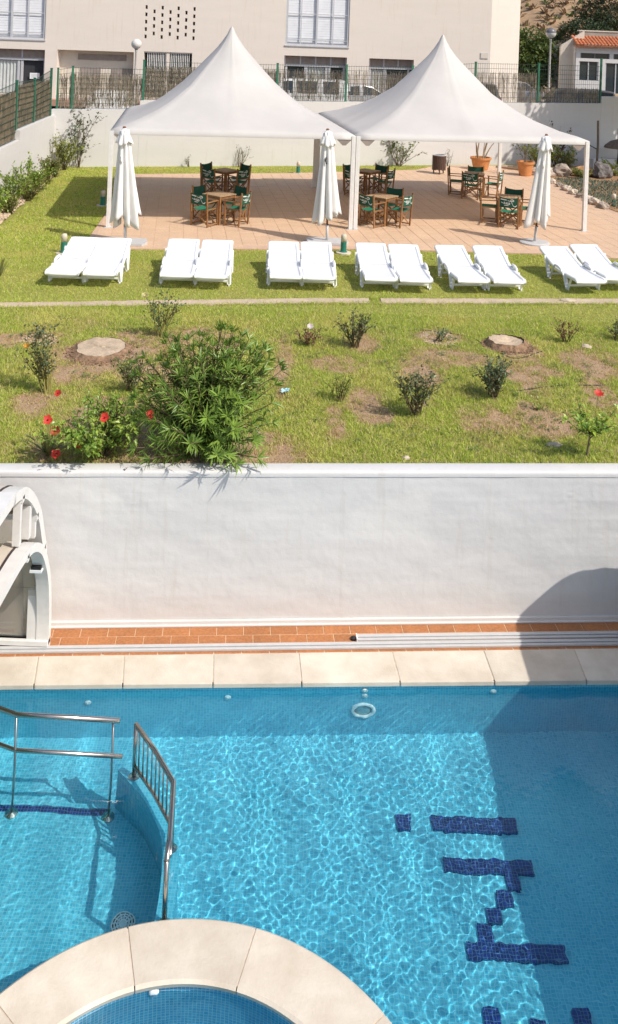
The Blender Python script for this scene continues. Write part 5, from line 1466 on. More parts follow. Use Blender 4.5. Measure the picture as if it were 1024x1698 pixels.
# ================================================================== PLANTS
def twig(mb, p, d, L, r0, rng_, bend=.25, n=5, grav=0):
    P = [Vector(p)]; d = Vector(d).normalized()
    for i in range(n):
        d = (d + Vector((rng_.gauss(0, bend), rng_.gauss(0, bend), rng_.gauss(0, bend * .6) - grav)) * .5).normalized(); P.append(P[-1] + d * (L / n))
    mb.tube(P, [lerp(r0, r0 * .35, i / n) for i in range(n + 1)], 5, cap=False)
    return P
def shrub(name, label, cat, loc, h, spread, stems, leaves, lw, lmat, smat, seed, up=.55, cover=.25, group=None, tw=3, flowers=(), upright=1.0, part='foliage', kindstuff=True, droop=.15):
    t = thing(name, label, cat, loc, 0, group); r = random.Random(seed)
    sm = MB(); pts = []
    for i in range(stems):
        a = r.uniform(0, 6.283); e = r.uniform(.25, 1) ** .7
        d = Vector((math.cos(a) * spread / h * e, math.sin(a) * spread / h * e, upright))
        P = twig(sm, (r.gauss(0, .03), r.gauss(0, .03), -.04), d, h * r.uniform(.7, 1.05) * max(1, d.length * .85), .006 + .006 * h, r, .22, 7)
        for q in range(1, len(P)):
            if q / len(P) > cover: pts.append((P[q], (P[q] - P[q - 1]).normalized()))
        for k in range(tw):
            q = r.randint(2, len(P) - 2); dd = (P[q + 1] - P[q]).normalized() + Vector((r.gauss(0, .6), r.gauss(0, .6), r.uniform(-.1, .5)))
            T = twig(sm, P[q], dd, h * r.uniform(.2, .42), .004, r, .3, 4)
            pts += [(T[i_], (T[i_] - T[i_ - 1]).normalized()) for i_ in range(1, len(T))]
    sm.build('stem', smat, t, smooth=True)
    lm = MB()
    for i in range(leaves):
        p, d = r.choice(pts); jit = Vector((r.gauss(0, .02), r.gauss(0, .02), r.gauss(0, .02)))
        dd = Vector((r.gauss(0, 1), r.gauss(0, 1), r.gauss(.25, .7))).normalized() * .9 + d * up
        lm.leaf(p + jit, dd, (r.gauss(0, .3), r.gauss(0, .3), 1), lw[0] * r.uniform(.65, 1.25), lw[1] * r.uniform(.75, 1.2), .18, droop * r.uniform(0, 1.5))
    lm.build(part, lmat, t, kind='stuff')
    return t, pts
def flower(parent, p, rad, petals, m, core, nrm=(-.1, -.9, .45), seed=0, cup=.35, layers=1):
    r = random.Random(seed); N = Vector(nrm).normalized(); q = N.to_track_quat('Z', 'Y')
    mb = MB()
    for L in range(layers):
        for k in range(petals):
            a = 2 * math.pi * (k + .5 * L) / petals + r.uniform(-.15, .15); n = 4; vs = []
            rr_ = rad * (1 - .28 * L); ww = rr_ * (1.0 if petals <= 5 else .8)
            for i in range(n + 1):
                u = i / n; w = ww * .52 * math.sin(math.pi * (.12 + .78 * u)) ; z = cup * rr_ * (u ** 2 - .35 * u ** 4) * (1 + .6 * L) + r.uniform(-.04, .04) * rr_ * u
                for s in (-1, 0, 1): vs.append(Vector((u * rr_ * math.cos(a) - s * w * math.sin(a), u * rr_ * math.sin(a) + s * w * math.cos(a), z + .10 * rr_ * abs(s) * u + .004 * k * .2)))
            fs = []
            for i in range(n): a_ = i * 3; fs += [(a_, a_ + 1, a_ + 4, a_ + 3), (a_ + 1, a_ + 2, a_ + 5, a_ + 4)]
            mb.add([q @ v for v in vs], fs)
    f = mb.build('flower', m, parent, smooth=True); f.location = p
    if core:
        mb = MB(); mb.lathe([(rad * .2, .004), (rad * .14, rad * .2), (rad * .05, rad * .5), (.001, rad * .75)], 8); o = mb.build('flower_heart', core, f, smooth=True); o.rotation_euler = q.to_euler()
    return f

def oleander():
    base = Vector((-1.02, 10.38, -.03))
    t = thing('oleander_bush', 'big dense oleander bush hanging over the white wall', 'bush', base)
    r = random.Random(77); sm = MB(); L = []
    for i in range(150):
        a = r.uniform(0, 6.283); e = math.sqrt(r.uniform(0, 1))
        tip = Vector((.88 * e * math.cos(a) - .02, .60 * e * math.sin(a) + .06, 1.30 - .55 * e ** 2 + r.uniform(-.26, .14)))
        if math.sin(a) < -.2: tip.z -= .62 * e * -math.sin(a); tip.y -= .14 * e
        if tip.x > .1 and tip.y > -.1: tip.z += .06
        b0 = Vector((r.gauss(0, .10), r.gauss(0, .08), 0)); n = 9
        mid = Vector((tip.x * .40, tip.y * .40, tip.z * .62)); P = []
        for k in range(n + 1):
            u = k / n; P.append(b0 * (1 - u) ** 2 + mid * 2 * u * (1 - u) + tip * u * u + Vector((r.gauss(0, .008), r.gauss(0, .008), 0)))
        sm.tube(P, [lerp(.011, .004, k / n) for k in range(n + 1)], 5, cap=False)
        for k in range(2, n + 1):
            d = (P[k] - P[k - 1]).normalized(); top = k >= n - 0
            cnt = 13 if top else 7
            for q in range(cnt):
                an = r.uniform(0, 6.283); x = d.cross(Vector((.3, .1, .9))).normalized(); y = d.cross(x)
                out = x * math.cos(an) + y * math.sin(an)
                dd = d * (r.uniform(.35, 1.1) if top else r.uniform(.2, .7)) + out * r.uniform(.6, 1.0)
                p = P[k] - (P[k] - P[k - 1]) * r.uniform(0, 1) * (0 if top else 1)
                L.append((p + out * .004, dd.normalized(), r.uniform(.10, .17), r.uniform(.016, .025), r.uniform(0, .22), d))
    sm.build('stem', M['stem'], t, smooth=True)
    # the leaves that show largest are single parts, the rest one mass
    L.sort(key=lambda l: l[0].y - .15 * l[0].z)
    proto = None
    for i, (p, d, ln, w, dr, ax) in enumerate(L[:300]):
        if proto is None:
            m = MB(); m.leaf((0, 0, 0), (0, 1, 0), (0, 0, 1), .13, .017, .2, .12); o = proto = m.build('leaf', M['lf_oleander'], t)
        else: o = proto.copy(); COL.objects.link(o)
        o.location = p; o.rotation_mode = 'QUATERNION'
        x = d.cross(ax).normalized() if d.cross(ax).length > .01 else Vector((1, 0, 0)); z = x.cross(d)
        o.rotation_quaternion = Matrix((x, d, z)).transposed().to_quaternion(); s = ln / .13; o.scale = (w / .017, s, s)
    m = MB()
    for p, d, ln, w, dr, ax in L[300:]: m.leaf(p, d, ax, ln, w, .2, dr)
    m.build('foliage', M['lf_oleander'], t, kind='stuff')
oleander()

def hibiscus():
    loc = Vector((-2.15, 10.28, -.04))
    t, pts = shrub('hibiscus_bush', 'loose light green hibiscus bush with red flowers above the wall', 'bush', loc, .60, .78, 36, 1900, (.062, .042), M['lf_hibiscus'], M['stem'], 31, cover=.3, tw=5, up=.3, droop=.25)
    for i, p in enumerate([(-2.075, 9.98, .50), (-2.61, 9.97, .34), (-2.345, 9.98, .20), (-2.60, 10.0, .075), (-2.72, 10.05, .42), (-2.63, 10.1, .70), (-1.60, 10.1, .50)]):
        flower(t, Vector(p) - loc, .054 if i != 5 else .04, 5, M['petal_red'], M['petal_core'], (.1 * ((i * 7) % 5 - 2), -.75, .6), i)
        m = MB(); m.tube([(0, 0, 0), (.02, .05, -.10), (.03 * ((i % 3) - 1), .08, -.24)], .004, 5); o = m.build('flower_stalk', M['stem_green'], t); o.location = Vector(p) - loc + Vector((0, .012, -.004))
hibiscus()
def strap_plant(name, label, loc, n, L, w, seed, mt='lf_strap', dry=True):
    t = thing(name, label, 'plant', loc); r = random.Random(seed)
    for i in range(n):
        a = r.uniform(0, 6.283); e = r.uniform(.25, 1.0); m = MB(); k = 7; vs = []; ln = L * r.uniform(.7, 1.1)
        for q in range(k + 1):
            u = q / k; rad = ln * e * (u * .8); z = ln * (1.15 - .45 * e) * (u - .55 * e * u * u); ww = w * (1 - u) ** .6 * .5 * (1 if q else .8)
            for s in (-1, 0, 1): vs.append((rad * math.cos(a) - s * ww * math.sin(a), rad * math.sin(a) + s * ww * math.cos(a), z + abs(s) * ww * .4))
        fs = []
        for q in range(k): b = q * 3; fs += [(b, b + 1, b + 4, b + 3), (b + 1, b + 2, b + 5, b + 4)]
        m.add(vs, fs); m.build('leaf', M[mt], t, smooth=True)
strap_plant('strap_leaved_plant', 'clump of long strap leaves at the left above the wall', (-2.74, 10.16, -.03), 24, .46, .05, 3)
strap_plant('strap_leaved_plant', 'green blade tuft at the left picture edge on the lawn', (-5.72, 17.4, -.03), 16, .5, .03, 9)

RG = 'rose bushes scattered over the bank'
def roses():
    b = lambda x, y: (x, y, gz(x, y))
    t, _ = shrub('rose_bush', 'tall airy rose bush with one pale yellow bloom beside the large stump', 'rose', b(-2.16, 14.3), .72, .22, 10, 323, (.05, .034), M['lf_rose'], M['stem_green'], 41, group=RG, tw=3)
    flower(t, (-.24, -.1, .66), .055, 8, M['petal_yellow'], None, (0, -.6, .8), 1, .6, 3)
    m = MB(); m.tube([(-.05, 0, .3), (-.16, -.05, .52), (-.24, -.09, .655)], .005, 5); m.build('flower_stalk', M['stem_green'], t)
    t, _ = shrub('rose_bush', 'leggy rose bush with an orange bud on yellow stems at the left', 'rose', b(-3.24, 11.95), .80, .26, 11, 442, (.052, .036), M['lf_rose_dark'], M['stem_green'], 42, group=RG, tw=4)
    flower(t, (-.28, -.1, .62), .042, 6, M['petal_orange'], None, (0, -.6, .8), 2, .9, 2)
    m = MB(); m.tube([(-.0, 0, .0), (-.12, -.05, .35), (-.28, -.09, .61)], .007, 5); m.build('flower_stalk', M['stem_green'], t)
    shrub('rose_bush', 'small dark rose bush on the bare soil left of the oleander', 'rose', b(-2.2, 12.05), .48, .30, 13, 323, (.045, .03), M['lf_rose_dark'], M['stem'], 43, group=RG, tw=3)
    t, _ = shrub('rose_bush', 'low reddish rose bush with one white bloom right of the oleander', 'rose', b(.17, 14.15), .32, .20, 10, 187, (.042, .03), M['lf_red'], M['stem'], 44, group=RG, tw=3)
    flower(t, (.02, -.08, .33), .05, 7, M['petal_pink'], None, (0, -.7, .7), 3, .4, 2)
    shrub('rose_bush', 'spreading dark leaved rose bush left of the gravel ring', 'rose', b(.9, 14.1), .56, .32, 15, 425, (.05, .034), M['lf_rose_dark'], M['stem'], 45, group=RG, tw=4)
    shrub('rose_bush', 'pruned rose stub with one leaning branch inside the gravel ring', 'rose', b(2.26, 14.6), .30, .22, 5, 76, (.045, .03), M['lf_rose'], M['stem'], 46, group=RG, tw=2)
    shrub('rose_bush', 'thin pale green rose sprig in the middle of the bank', 'rose', b(.6, 12.1), .42, .20, 9, 204, (.04, .025), M['lf_lime'], M['stem'], 47, group=RG, tw=3)
    shrub('rose_bush', 'glossy dark rose bush casting a big shadow in mid bank', 'rose', b(1.55, 11.62), .62, .30, 14, 442, (.055, .038), M['lf_rose_dark'], M['stem'], 48, group=RG, tw=4)
    shrub('rose_bush', 'round bronze tinted rose bush below the small stump', 'rose', b(2.68, 12.3), .56, .28, 22, 884, (.042, .03), M['lf_rose'], M['stem'], 49, group=RG, tw=5)
    shrub('rose_bush', 'sparse reddish rose bush near the path at the right', 'rose', b(4.35, 14.8), .40, .26, 9, 187, (.04, .027), M['lf_red'], M['stem'], 50, group=RG, tw=3)
    shrub('rose_bush', 'rose bush cut by the right picture edge', 'rose', b(5.25, 15.0), .34, .26, 10, 204, (.045, .03), M['lf_rose_dark'], M['stem'], 51, group=RG, tw=3)
    shrub('rose_bush', 'tiny rose beside pale stones at the far left', 'rose', b(-3.98, 14.0), .22, .16, 7, 102, (.035, .025), M['lf_rose'], M['stem'], 52, group=RG, tw=2)
    for i, (x, y, l, m_) in enumerate([(-1.9, 13.4, 'small dark red weed between the large stump and the oleander', 'lf_red'), (-1.5, 12.6, 'purple brown weed on the soil left of the oleander', 'lf_red'), (-1.75, 11.3, 'low green weed on bare soil beside the oleander foot', 'lf_lime'), (3.2, 12.0, 'low green weed right of the bronze rose bush', 'lf_hibiscus'), (4.9, 13.2, 'dark weed by the hose at the right picture edge', 'lf_rose_dark')]):
        shrub('weed', l, 'weed', b(x, y), .16, .16, 6, 60, (.035, .024), M[m_], M['stem'], 60 + i, tw=1)
roses()
def young_tree():
    loc = (3.43, 10.66, gz(3.43, 10.66)); t = thing('young_tree', 'small young tree with one red flower at the right above the wall', 'tree', loc)
    r = random.Random(5); tm = MB(); P = twig(tm, (0, 0, -.05), (.22, .05, 1), .34, .02, r, .08, 5); tm.build('trunk', M['bark'], t, smooth=True)
    sm = MB(); lm = MB(); pts = []
    for k in range(15):
        a = r.uniform(0, 6.28); Q = twig(sm, P[-1] - Vector((0, 0, r.uniform(0, .08))), (math.cos(a) * .75, math.sin(a) * .75, r.uniform(.35, 1.3)), r.uniform(.22, .48), .007, r, .2, 5)
        pts += [(Q[i], (Q[i] - Q[i - 1]).normalized()) for i in range(1, 6)]
    for i in range(330):
        p, d = r.choice(pts); lm.leaf(p + Vector((r.gauss(0, .02), r.gauss(0, .02), r.gauss(0, .02))), Vector((r.gauss(0, 1), r.gauss(0, 1), r.gauss(.1, .6))) + d * .4, (0, 0, 1), r.uniform(.05, .085), r.uniform(.035, .05), .15, .2)
    sm.build('branch', M['stem'], t, smooth=True); lm.build('crown', M['lf_hibiscus'], t, kind='stuff')
    flower(t, (.10, -.05, .76), .055, 7, M['petal_red'], None, (0, -.5, .85), 4, .3, 1)
    m = MB(); m.tube([(.08, 0, .45), (.09, -.03, .62), (.10, -.045, .755)], .004, 5); m.build('flower_stalk', M['stem_green'], t)
young_tree()

# stumps
def stumps():
    def stump(label, x, y, rx, ry, h, seed, split):
        t = thing('tree_stump', label, 'stump', (x, y, gz(x, y) - .02)); r = random.Random(seed)
        n = 56; vs = []; prof = [(1.28, 0), (1.16, h * .45), (1.05, h * .8), (1.0, h)]
        f = lambda a: 1 + .09 * mnoise.noise((2 * math.cos(a), 2 * math.sin(a), seed)) + .05 * mnoise.noise((6 * math.cos(a), 6 * math.sin(a), seed))
        for s, z in prof:
            for k in range(n):
                a = 2 * math.pi * k / n; q = f(a) * s * (1 + (.05 * mnoise.noise((12 * math.cos(a), 12 * math.sin(a), z * 20)))); vs.append((rx * q * math.cos(a), ry * q * math.sin(a), z + (.02 * mnoise.noise((5 * math.cos(a), 5 * math.sin(a), seed + 3)) if z > 0 else 0)))
        fs = []
        for i in range(3):
            for k in range(n): a = i * n + k; b = i * n + (k + 1) % n; fs.append((a, b, b + n, a + n))
        m = MB(); m.add(vs, fs); m.build('bark', M['stump_bark'], t, smooth=False)
        m = MB(); vs = []; rows = 9
        for i in range(rows + 1):
            u = 1 - i / rows
            for k in range(n):
                a = 2 * math.pi * k / n; q = f(a) * u * .985; x_, y_ = rx * q * math.cos(a), ry * q * math.sin(a)
                z = h + .012 * mnoise.noise((x_ * 9, y_ * 9, seed)) + (.02 * mnoise.noise((5 * math.cos(a), 5 * math.sin(a), seed + 3)) * u ** 3)
                d = abs(y_ - split[0] - split[1] * x_ - .03 * math.sin(x_ * 14)); 
                if split[2] < x_ < split[3]: z -= .045 * math.exp(-(d / .018) ** 2)
                if split[4]: z -= split[4] * math.exp(-((x_ - .12) ** 2 + (y_ + .02) ** 2) / .05)
                vs.append((x_, y_, z))
        fs = []
        for i in range(rows):
            for k in range(n): a = i * n + k; b = i * n + (k + 1) % n; fs.append((a, b, b + n, a + n))
        m.add(vs, fs); m.build('cut_top', M['stump_top'], t, smooth=True)
        m = MB()
        for k in range(420):
            a = r.uniform(0, 6.28); q = r.uniform(1.02, 1.5); p = Vector((rx * q * math.cos(a), ry * q * math.sin(a), max(0, h * (1.35 - q)) * .8 + .01))
            s = r.uniform(.012, .035); M4 = Matrix.Translation(p) @ Matrix.Rotation(r.uniform(0, 6), 4, 'Z') @ Matrix.Rotation(r.uniform(-.6, .6), 4, 'X')
            m.box((-s, -s * .4, -s * .25), (s, s * .4, s * .25), 0, M4)
        m.build('bark_chips', M['stump_bark'], t, kind='stuff')
    stump('large sun bleached tree stump with a split top at the left', -2.93, 13.62, .36, .42, .07, 1, (.02, -.55, -.27, .08, 0))
    stump('smaller hollow tree stump with crumbling bark at the right', 3.32, 14.47, .28, .27, .11, 2, (.03, .2, -.3, .1, .06))
stumps()

# stones, hoses and litter on the bank
def rock_mb(r, s, rough=.35, sub=2, sq=(1, 1, .7)):
    bm = bmesh.new(); bmesh.ops.create_icosphere(bm, subdivisions=sub, radius=1)
    o = Vector((r.uniform(0, 50), r.uniform(0, 50), 0))
    for v in bm.verts:
        d = v.co.copy(); k = 1 + rough * mnoise.noise(d * 1.3 + o) + rough * .5 * mnoise.noise(d * 3.1 + o) + rough * .25 * mnoise.noise(d * 7 + o)
        v.co = Vector((d.x * k * s * sq[0], d.y * k * s * sq[1], d.z * k * s * sq[2]))
    vs = [tuple(v.co) for v in bm.verts]; fs = [tuple(v.index for v in f.verts) for f in bm.faces]; bm.free()
    m = MB(); m.add(vs, fs); return m
def stone(name, label, x, y, z, s, m_, seed, sq=(1, 1, .6), rough=.35, sub=2, group=None, cat='stone'):
    o = rock_mb(random.Random(seed), s, rough, sub, sq).build(name, m_); o.location = (x, y, z); tag(o, label, cat, group); return o
stone('stone', 'flat pale stone near the young tree foot', 3.12, 10.92, gz(3.1, 10.9) + .0, .095, M['rock_pale'], 1, (1.1, .8, .4))
stone('stone', 'small pale stone on the turf near the wall coping', 1.30, 10.45, gz(1.3, 10.45), .045, M['rock_pale'], 2)
stone('stone', 'pale stone at the foot of the sparse reddish rose', 4.62, 14.55, gz(4.6, 14.55), .09, M['rock_pale'], 3)
stone('stone', 'flat pinkish stone lying on the concrete path', 5.05, 17.1, 0, .11, M['rock_pale'], 4, (1.5, .8, .35))
def gravel_patches():
    r = random.Random(6)
    for x, y, rx, ry, n, l, hole in ((2.27, 14.72, .30, .36, 420, 'ring of pale gravel round the pruned rose', .3), (-3.95, 13.92, .28, .3, 260, 'patch of pale gravel beside the tiny left rose', 0), (3.95, 10.75, .3, .18, 130, 'scatter of pinkish gravel at the wall right end', 0), (-1.62, 14.25, .16, .2, 90, 'small pale gravel heap behind the oleander', 0)):
        m = MB()
        for i in range(n):
            a = r.uniform(0, 6.28); q = math.sqrt(r.uniform(hole, 1)); s = r.uniform(.008, .022); px, py = x + rx * q * math.cos(a), y + ry * q * math.sin(a)
            M4 = Matrix.Translation((px, py, gz(px, py) + s * .3)) @ Matrix.Rotation(r.uniform(0, 6), 4, 'Z') @ Matrix.Rotation(r.uniform(-.5, .5), 4, 'X')
            m.add([M4 @ Vector(v) for v in ((-s, 0, 0), (0, -s, 0), (s, 0, 0), (0, s, 0), (0, 0, s * .8), (0, 0, -s * .5))], [(0, 1, 4), (1, 2, 4), (2, 3, 4), (3, 0, 4)])
        o = m.build('gravel', M['gravel']); o['kind'] = 'stuff'; o['label'] = l; o['category'] = 'gravel'
gravel_patches()
def hose(label, P):
    m = MB(); m.tube(path_pts([(x, y, gz(x, y) + .006) for x, y in P], 6), .0065, 7); tag(m.build('irrigation_hose', M['black'], smooth=True), label, 'hose')
hose('black irrigation hose running past the small stump', [(1.7, 15.0), (2.08, 15.1), (2.77, 14.86), (2.96, 14.5), (3.3, 13.88), (3.75, 14.2), (3.95, 14.4)])
hose('black irrigation hose on the soil left of the young tree', [(2.9, 12.55), (3.1, 12.6), (3.46, 12.75), (3.82, 12.85), (4.37, 12.97), (5.2, 13.1)])
def litter():
    m = MB(); r = random.Random(3); n = 7
    vs = [(.05 * (i % n / 3 - 1) + r.uniform(-.01, .01), .05 * (i // n / 3 - 1) + r.uniform(-.01, .01), r.uniform(0, .045)) for i in range(n * n)]
    m.add(vs, [(j * n + i, j * n + i + 1, (j + 1) * n + i + 1, (j + 1) * n + i) for j in range(n - 1) for i in range(n - 1)])
    o = m.build('plastic_scrap', M['scrap']); o.location = (-.14, 12.2, gz(-.14, 12.2) + .03); tag(o, 'crumpled pale blue plastic scrap right of the oleander', 'litter')
    m = MB(); m.leaf((0, 0, 0), (.2, -1, .1), (0, 0, 1), .07, .035, .5, -.2); o = m.build('fallen_leaf', M['dry_leaf']); o.location = (-1.80, 9.87, .012); tag(o, 'dry brown leaf lying on the white wall coping', 'leaf')
litter()

# ================================================================== POOL ENCLOSURES
BIG = [(9.50, 0), (9.50, .95), (9.46, 1.07), (9.38, 1.24), (9.25, 1.50), (9.0, 1.79), (8.74, 1.99), (8.58, 2.06), (8.40, 2.11), (8.1, 2.14), (6.0, 2.18), (3.4, 2.14), (2.6, 1.85), (2.1, 1.2), (2.05, 0)]
SMALL = [(9.47, 0), (9.47, .35), (9.40, .72), (9.28, .98), (9.08, 1.24), (8.81, 1.42), (8.51, 1.50), (8.2, 1.525), (7.8, 1.53), (6.0, 1.55), (3.6, 1.52), (2.8, 1.3), (2.35, .7), (2.3, 0)]
def smooth_prof(P):
    return [(p.x, p.z) for p in path_pts([(a, 0, b) for a, b in P], 4)]
def offset_prof(P, d):
    out = []
    for i, p in enumerate(P):
        a = P[max(i - 1, 0)]; b = P[min(i + 1, len(P) - 1)]; t = Vector((b[0] - a[0], b[1] - a[1])); t.normalize()
        n = Vector((-t.y, t.x))                 # towards the inside (profile runs from the wall over to the near side)
        out.append((p[0] + n.x * d, p[1] + n.y * d))
    return out
def enclosure(label, prof, xe, length, direction, th, depth, glazed=(), mullions=()):
    t = thing('pool_enclosure', label, 'pool enclosure', (xe, 9.0, DECK))
    P = smooth_prof(prof); Q = offset_prof(P, th); y0 = 9.0
    def band(name, m_, x0, x1, A, B):
        m = MB(); vs = []
        for (ya, za), (yb, zb) in zip(A, B):
            vs += [(x0, ya - y0, za), (x1, ya - y0, za), (x1, yb - y0, zb), (x0, yb - y0, zb)]
        fs = [(0, 1, 2, 3)]; n = len(A)
        for i in range(n - 1):
            for k in range(4): a = i * 4 + k; b = i * 4 + (k + 1) % 4; fs.append((a, a + 4, b + 4, b))
        fs.append(tuple((n - 1) * 4 + k for k in (3, 2, 1, 0))); m.add(vs, fs); o = m.build(name, m_, t); return o
    nb = max(1, int(round(length / 1.15))); s = direction
    for k in range(nb + 1):
        xa = s * (k * length / nb); w = depth if k in (0, nb) else .06
        band('arch', M['alu_white'], min(xa, xa + s * w), max(xa, xa + s * w), P, Q)
    band('gasket', M['rubber'], min(s * depth, s * (depth + .022)), max(s * depth, s * (depth + .022)), offset_prof(P, -.008), offset_prof(P, .02))
    band('roof_seal_strip', M['cream'], min(s * (depth + .024), s * (depth + .15)), max(s * (depth + .024), s * (depth + .15)), offset_prof(P, -.002), offset_prof(P, .02))
    pa = offset_prof(P, th * .35); pb = offset_prof(P, th * .35 + .012); n = len(P)
    cuts = [0, int(n * .09), int(n * .30), int(n * .46), n - 1] if prof is not SMALL else [0, int(n * .14), int(n * .44), n - 1]
    for k in range(nb):
        for ci, (a, b) in enumerate(zip(cuts[:-1], cuts[1:])):
            x0, x1 = sorted((s * (k * length / nb + (depth + .03 if k == 0 else .02)), s * ((k + 1) * length / nb - .003)))
            band('glazing_panel' if (k, ci) in glazed else 'roof_panel', M['poly_clear'] if (k, ci) in glazed else M['roof_tan'], x0, x1, pa[a:b + 1], pb[a:b + 1])
    for a in cuts[2:-1]:
        m = MB(); ya, za = Q[a]; m.box((min(0, s * length), ya - y0 - .025, za - .03), (max(0, s * length), ya - y0 + .025, za + .03)); m.build('purlin', M['alu_white'], t)
    for y, z0, z1, w in mullions:
        m = MB(); m.box((min(s * .02, s * .09), y - y0 - w / 2, z0), (max(s * .02, s * .09), y - y0 + w / 2, z1)); m.build('mullion', M['alu_white'], t)
    for yy in (prof[0][0], prof[-1][0]):
        m = MB(); m.box((min(0, s * length), yy - y0 - .10, .032), (max(0, s * length), yy - y0 - .005, .09)) if yy > 5 else m.box((min(0, s * length), yy - y0, .0), (max(0, s * length), yy - y0 + .1, .06))
        bevel(m.build('runner', M['alu_white'], t), .006, 1)
    return t
M['poly_clear'] = glass_mat('clear_polycarbonate', (.86, .84, .80), .85, .1)
t = enclosure('low white arched pool enclosure section at the left, nearest its open end', SMALL, -2.45, 2.3, -1, .08, .13, glazed=((0, 0), (1, 0), (0, 1)))
m = MB(); m.cbox((-.09, .18, .97), (.10, .06, .035)); m.build('latch', M['black'], t); m = MB(); m.cbox((-.09, .18, .94), (.12, .08, .025)); m.build('latch_plate', M['plastic'], t)
for q in (-.035, -.11):
    m = MB(); m.lathe([(.008, -.004), (.006, 0), (.001, .001)], 8); o = m.build('screw', M['steel_dark'], t); o.location = (q, .372, .06); o.rotation_euler = (R(90), 0, 0)
enclosure('taller white arched pool enclosure section behind the low one at the left', BIG, -2.53, 3.2, -1, .10, .15, glazed=((0, 0), (0, 1)), mullions=((9.12, 1.3, 1.52, .05), (8.93, 1.4, 1.72, .07), (8.62, 1.5, 1.92, .06)))
RIGHT = [(9.96, 0), (9.96, 1.0), (9.91, 1.22), (9.79, 1.42), (9.675, 1.61), (9.51, 1.80), (9.32, 1.925), (9.17, 1.99), (8.8, 2.05), (8.3, 2.09), (6.0, 2.13), (3.4, 2.10), (2.6, 1.85), (2.1, 1.2), (2.05, 0)]
enclosure('tall tan roofed pool enclosure shading the right of the pool', RIGHT, 4.08, 4.7, 1, .15, .17, glazed=((0, 1),))

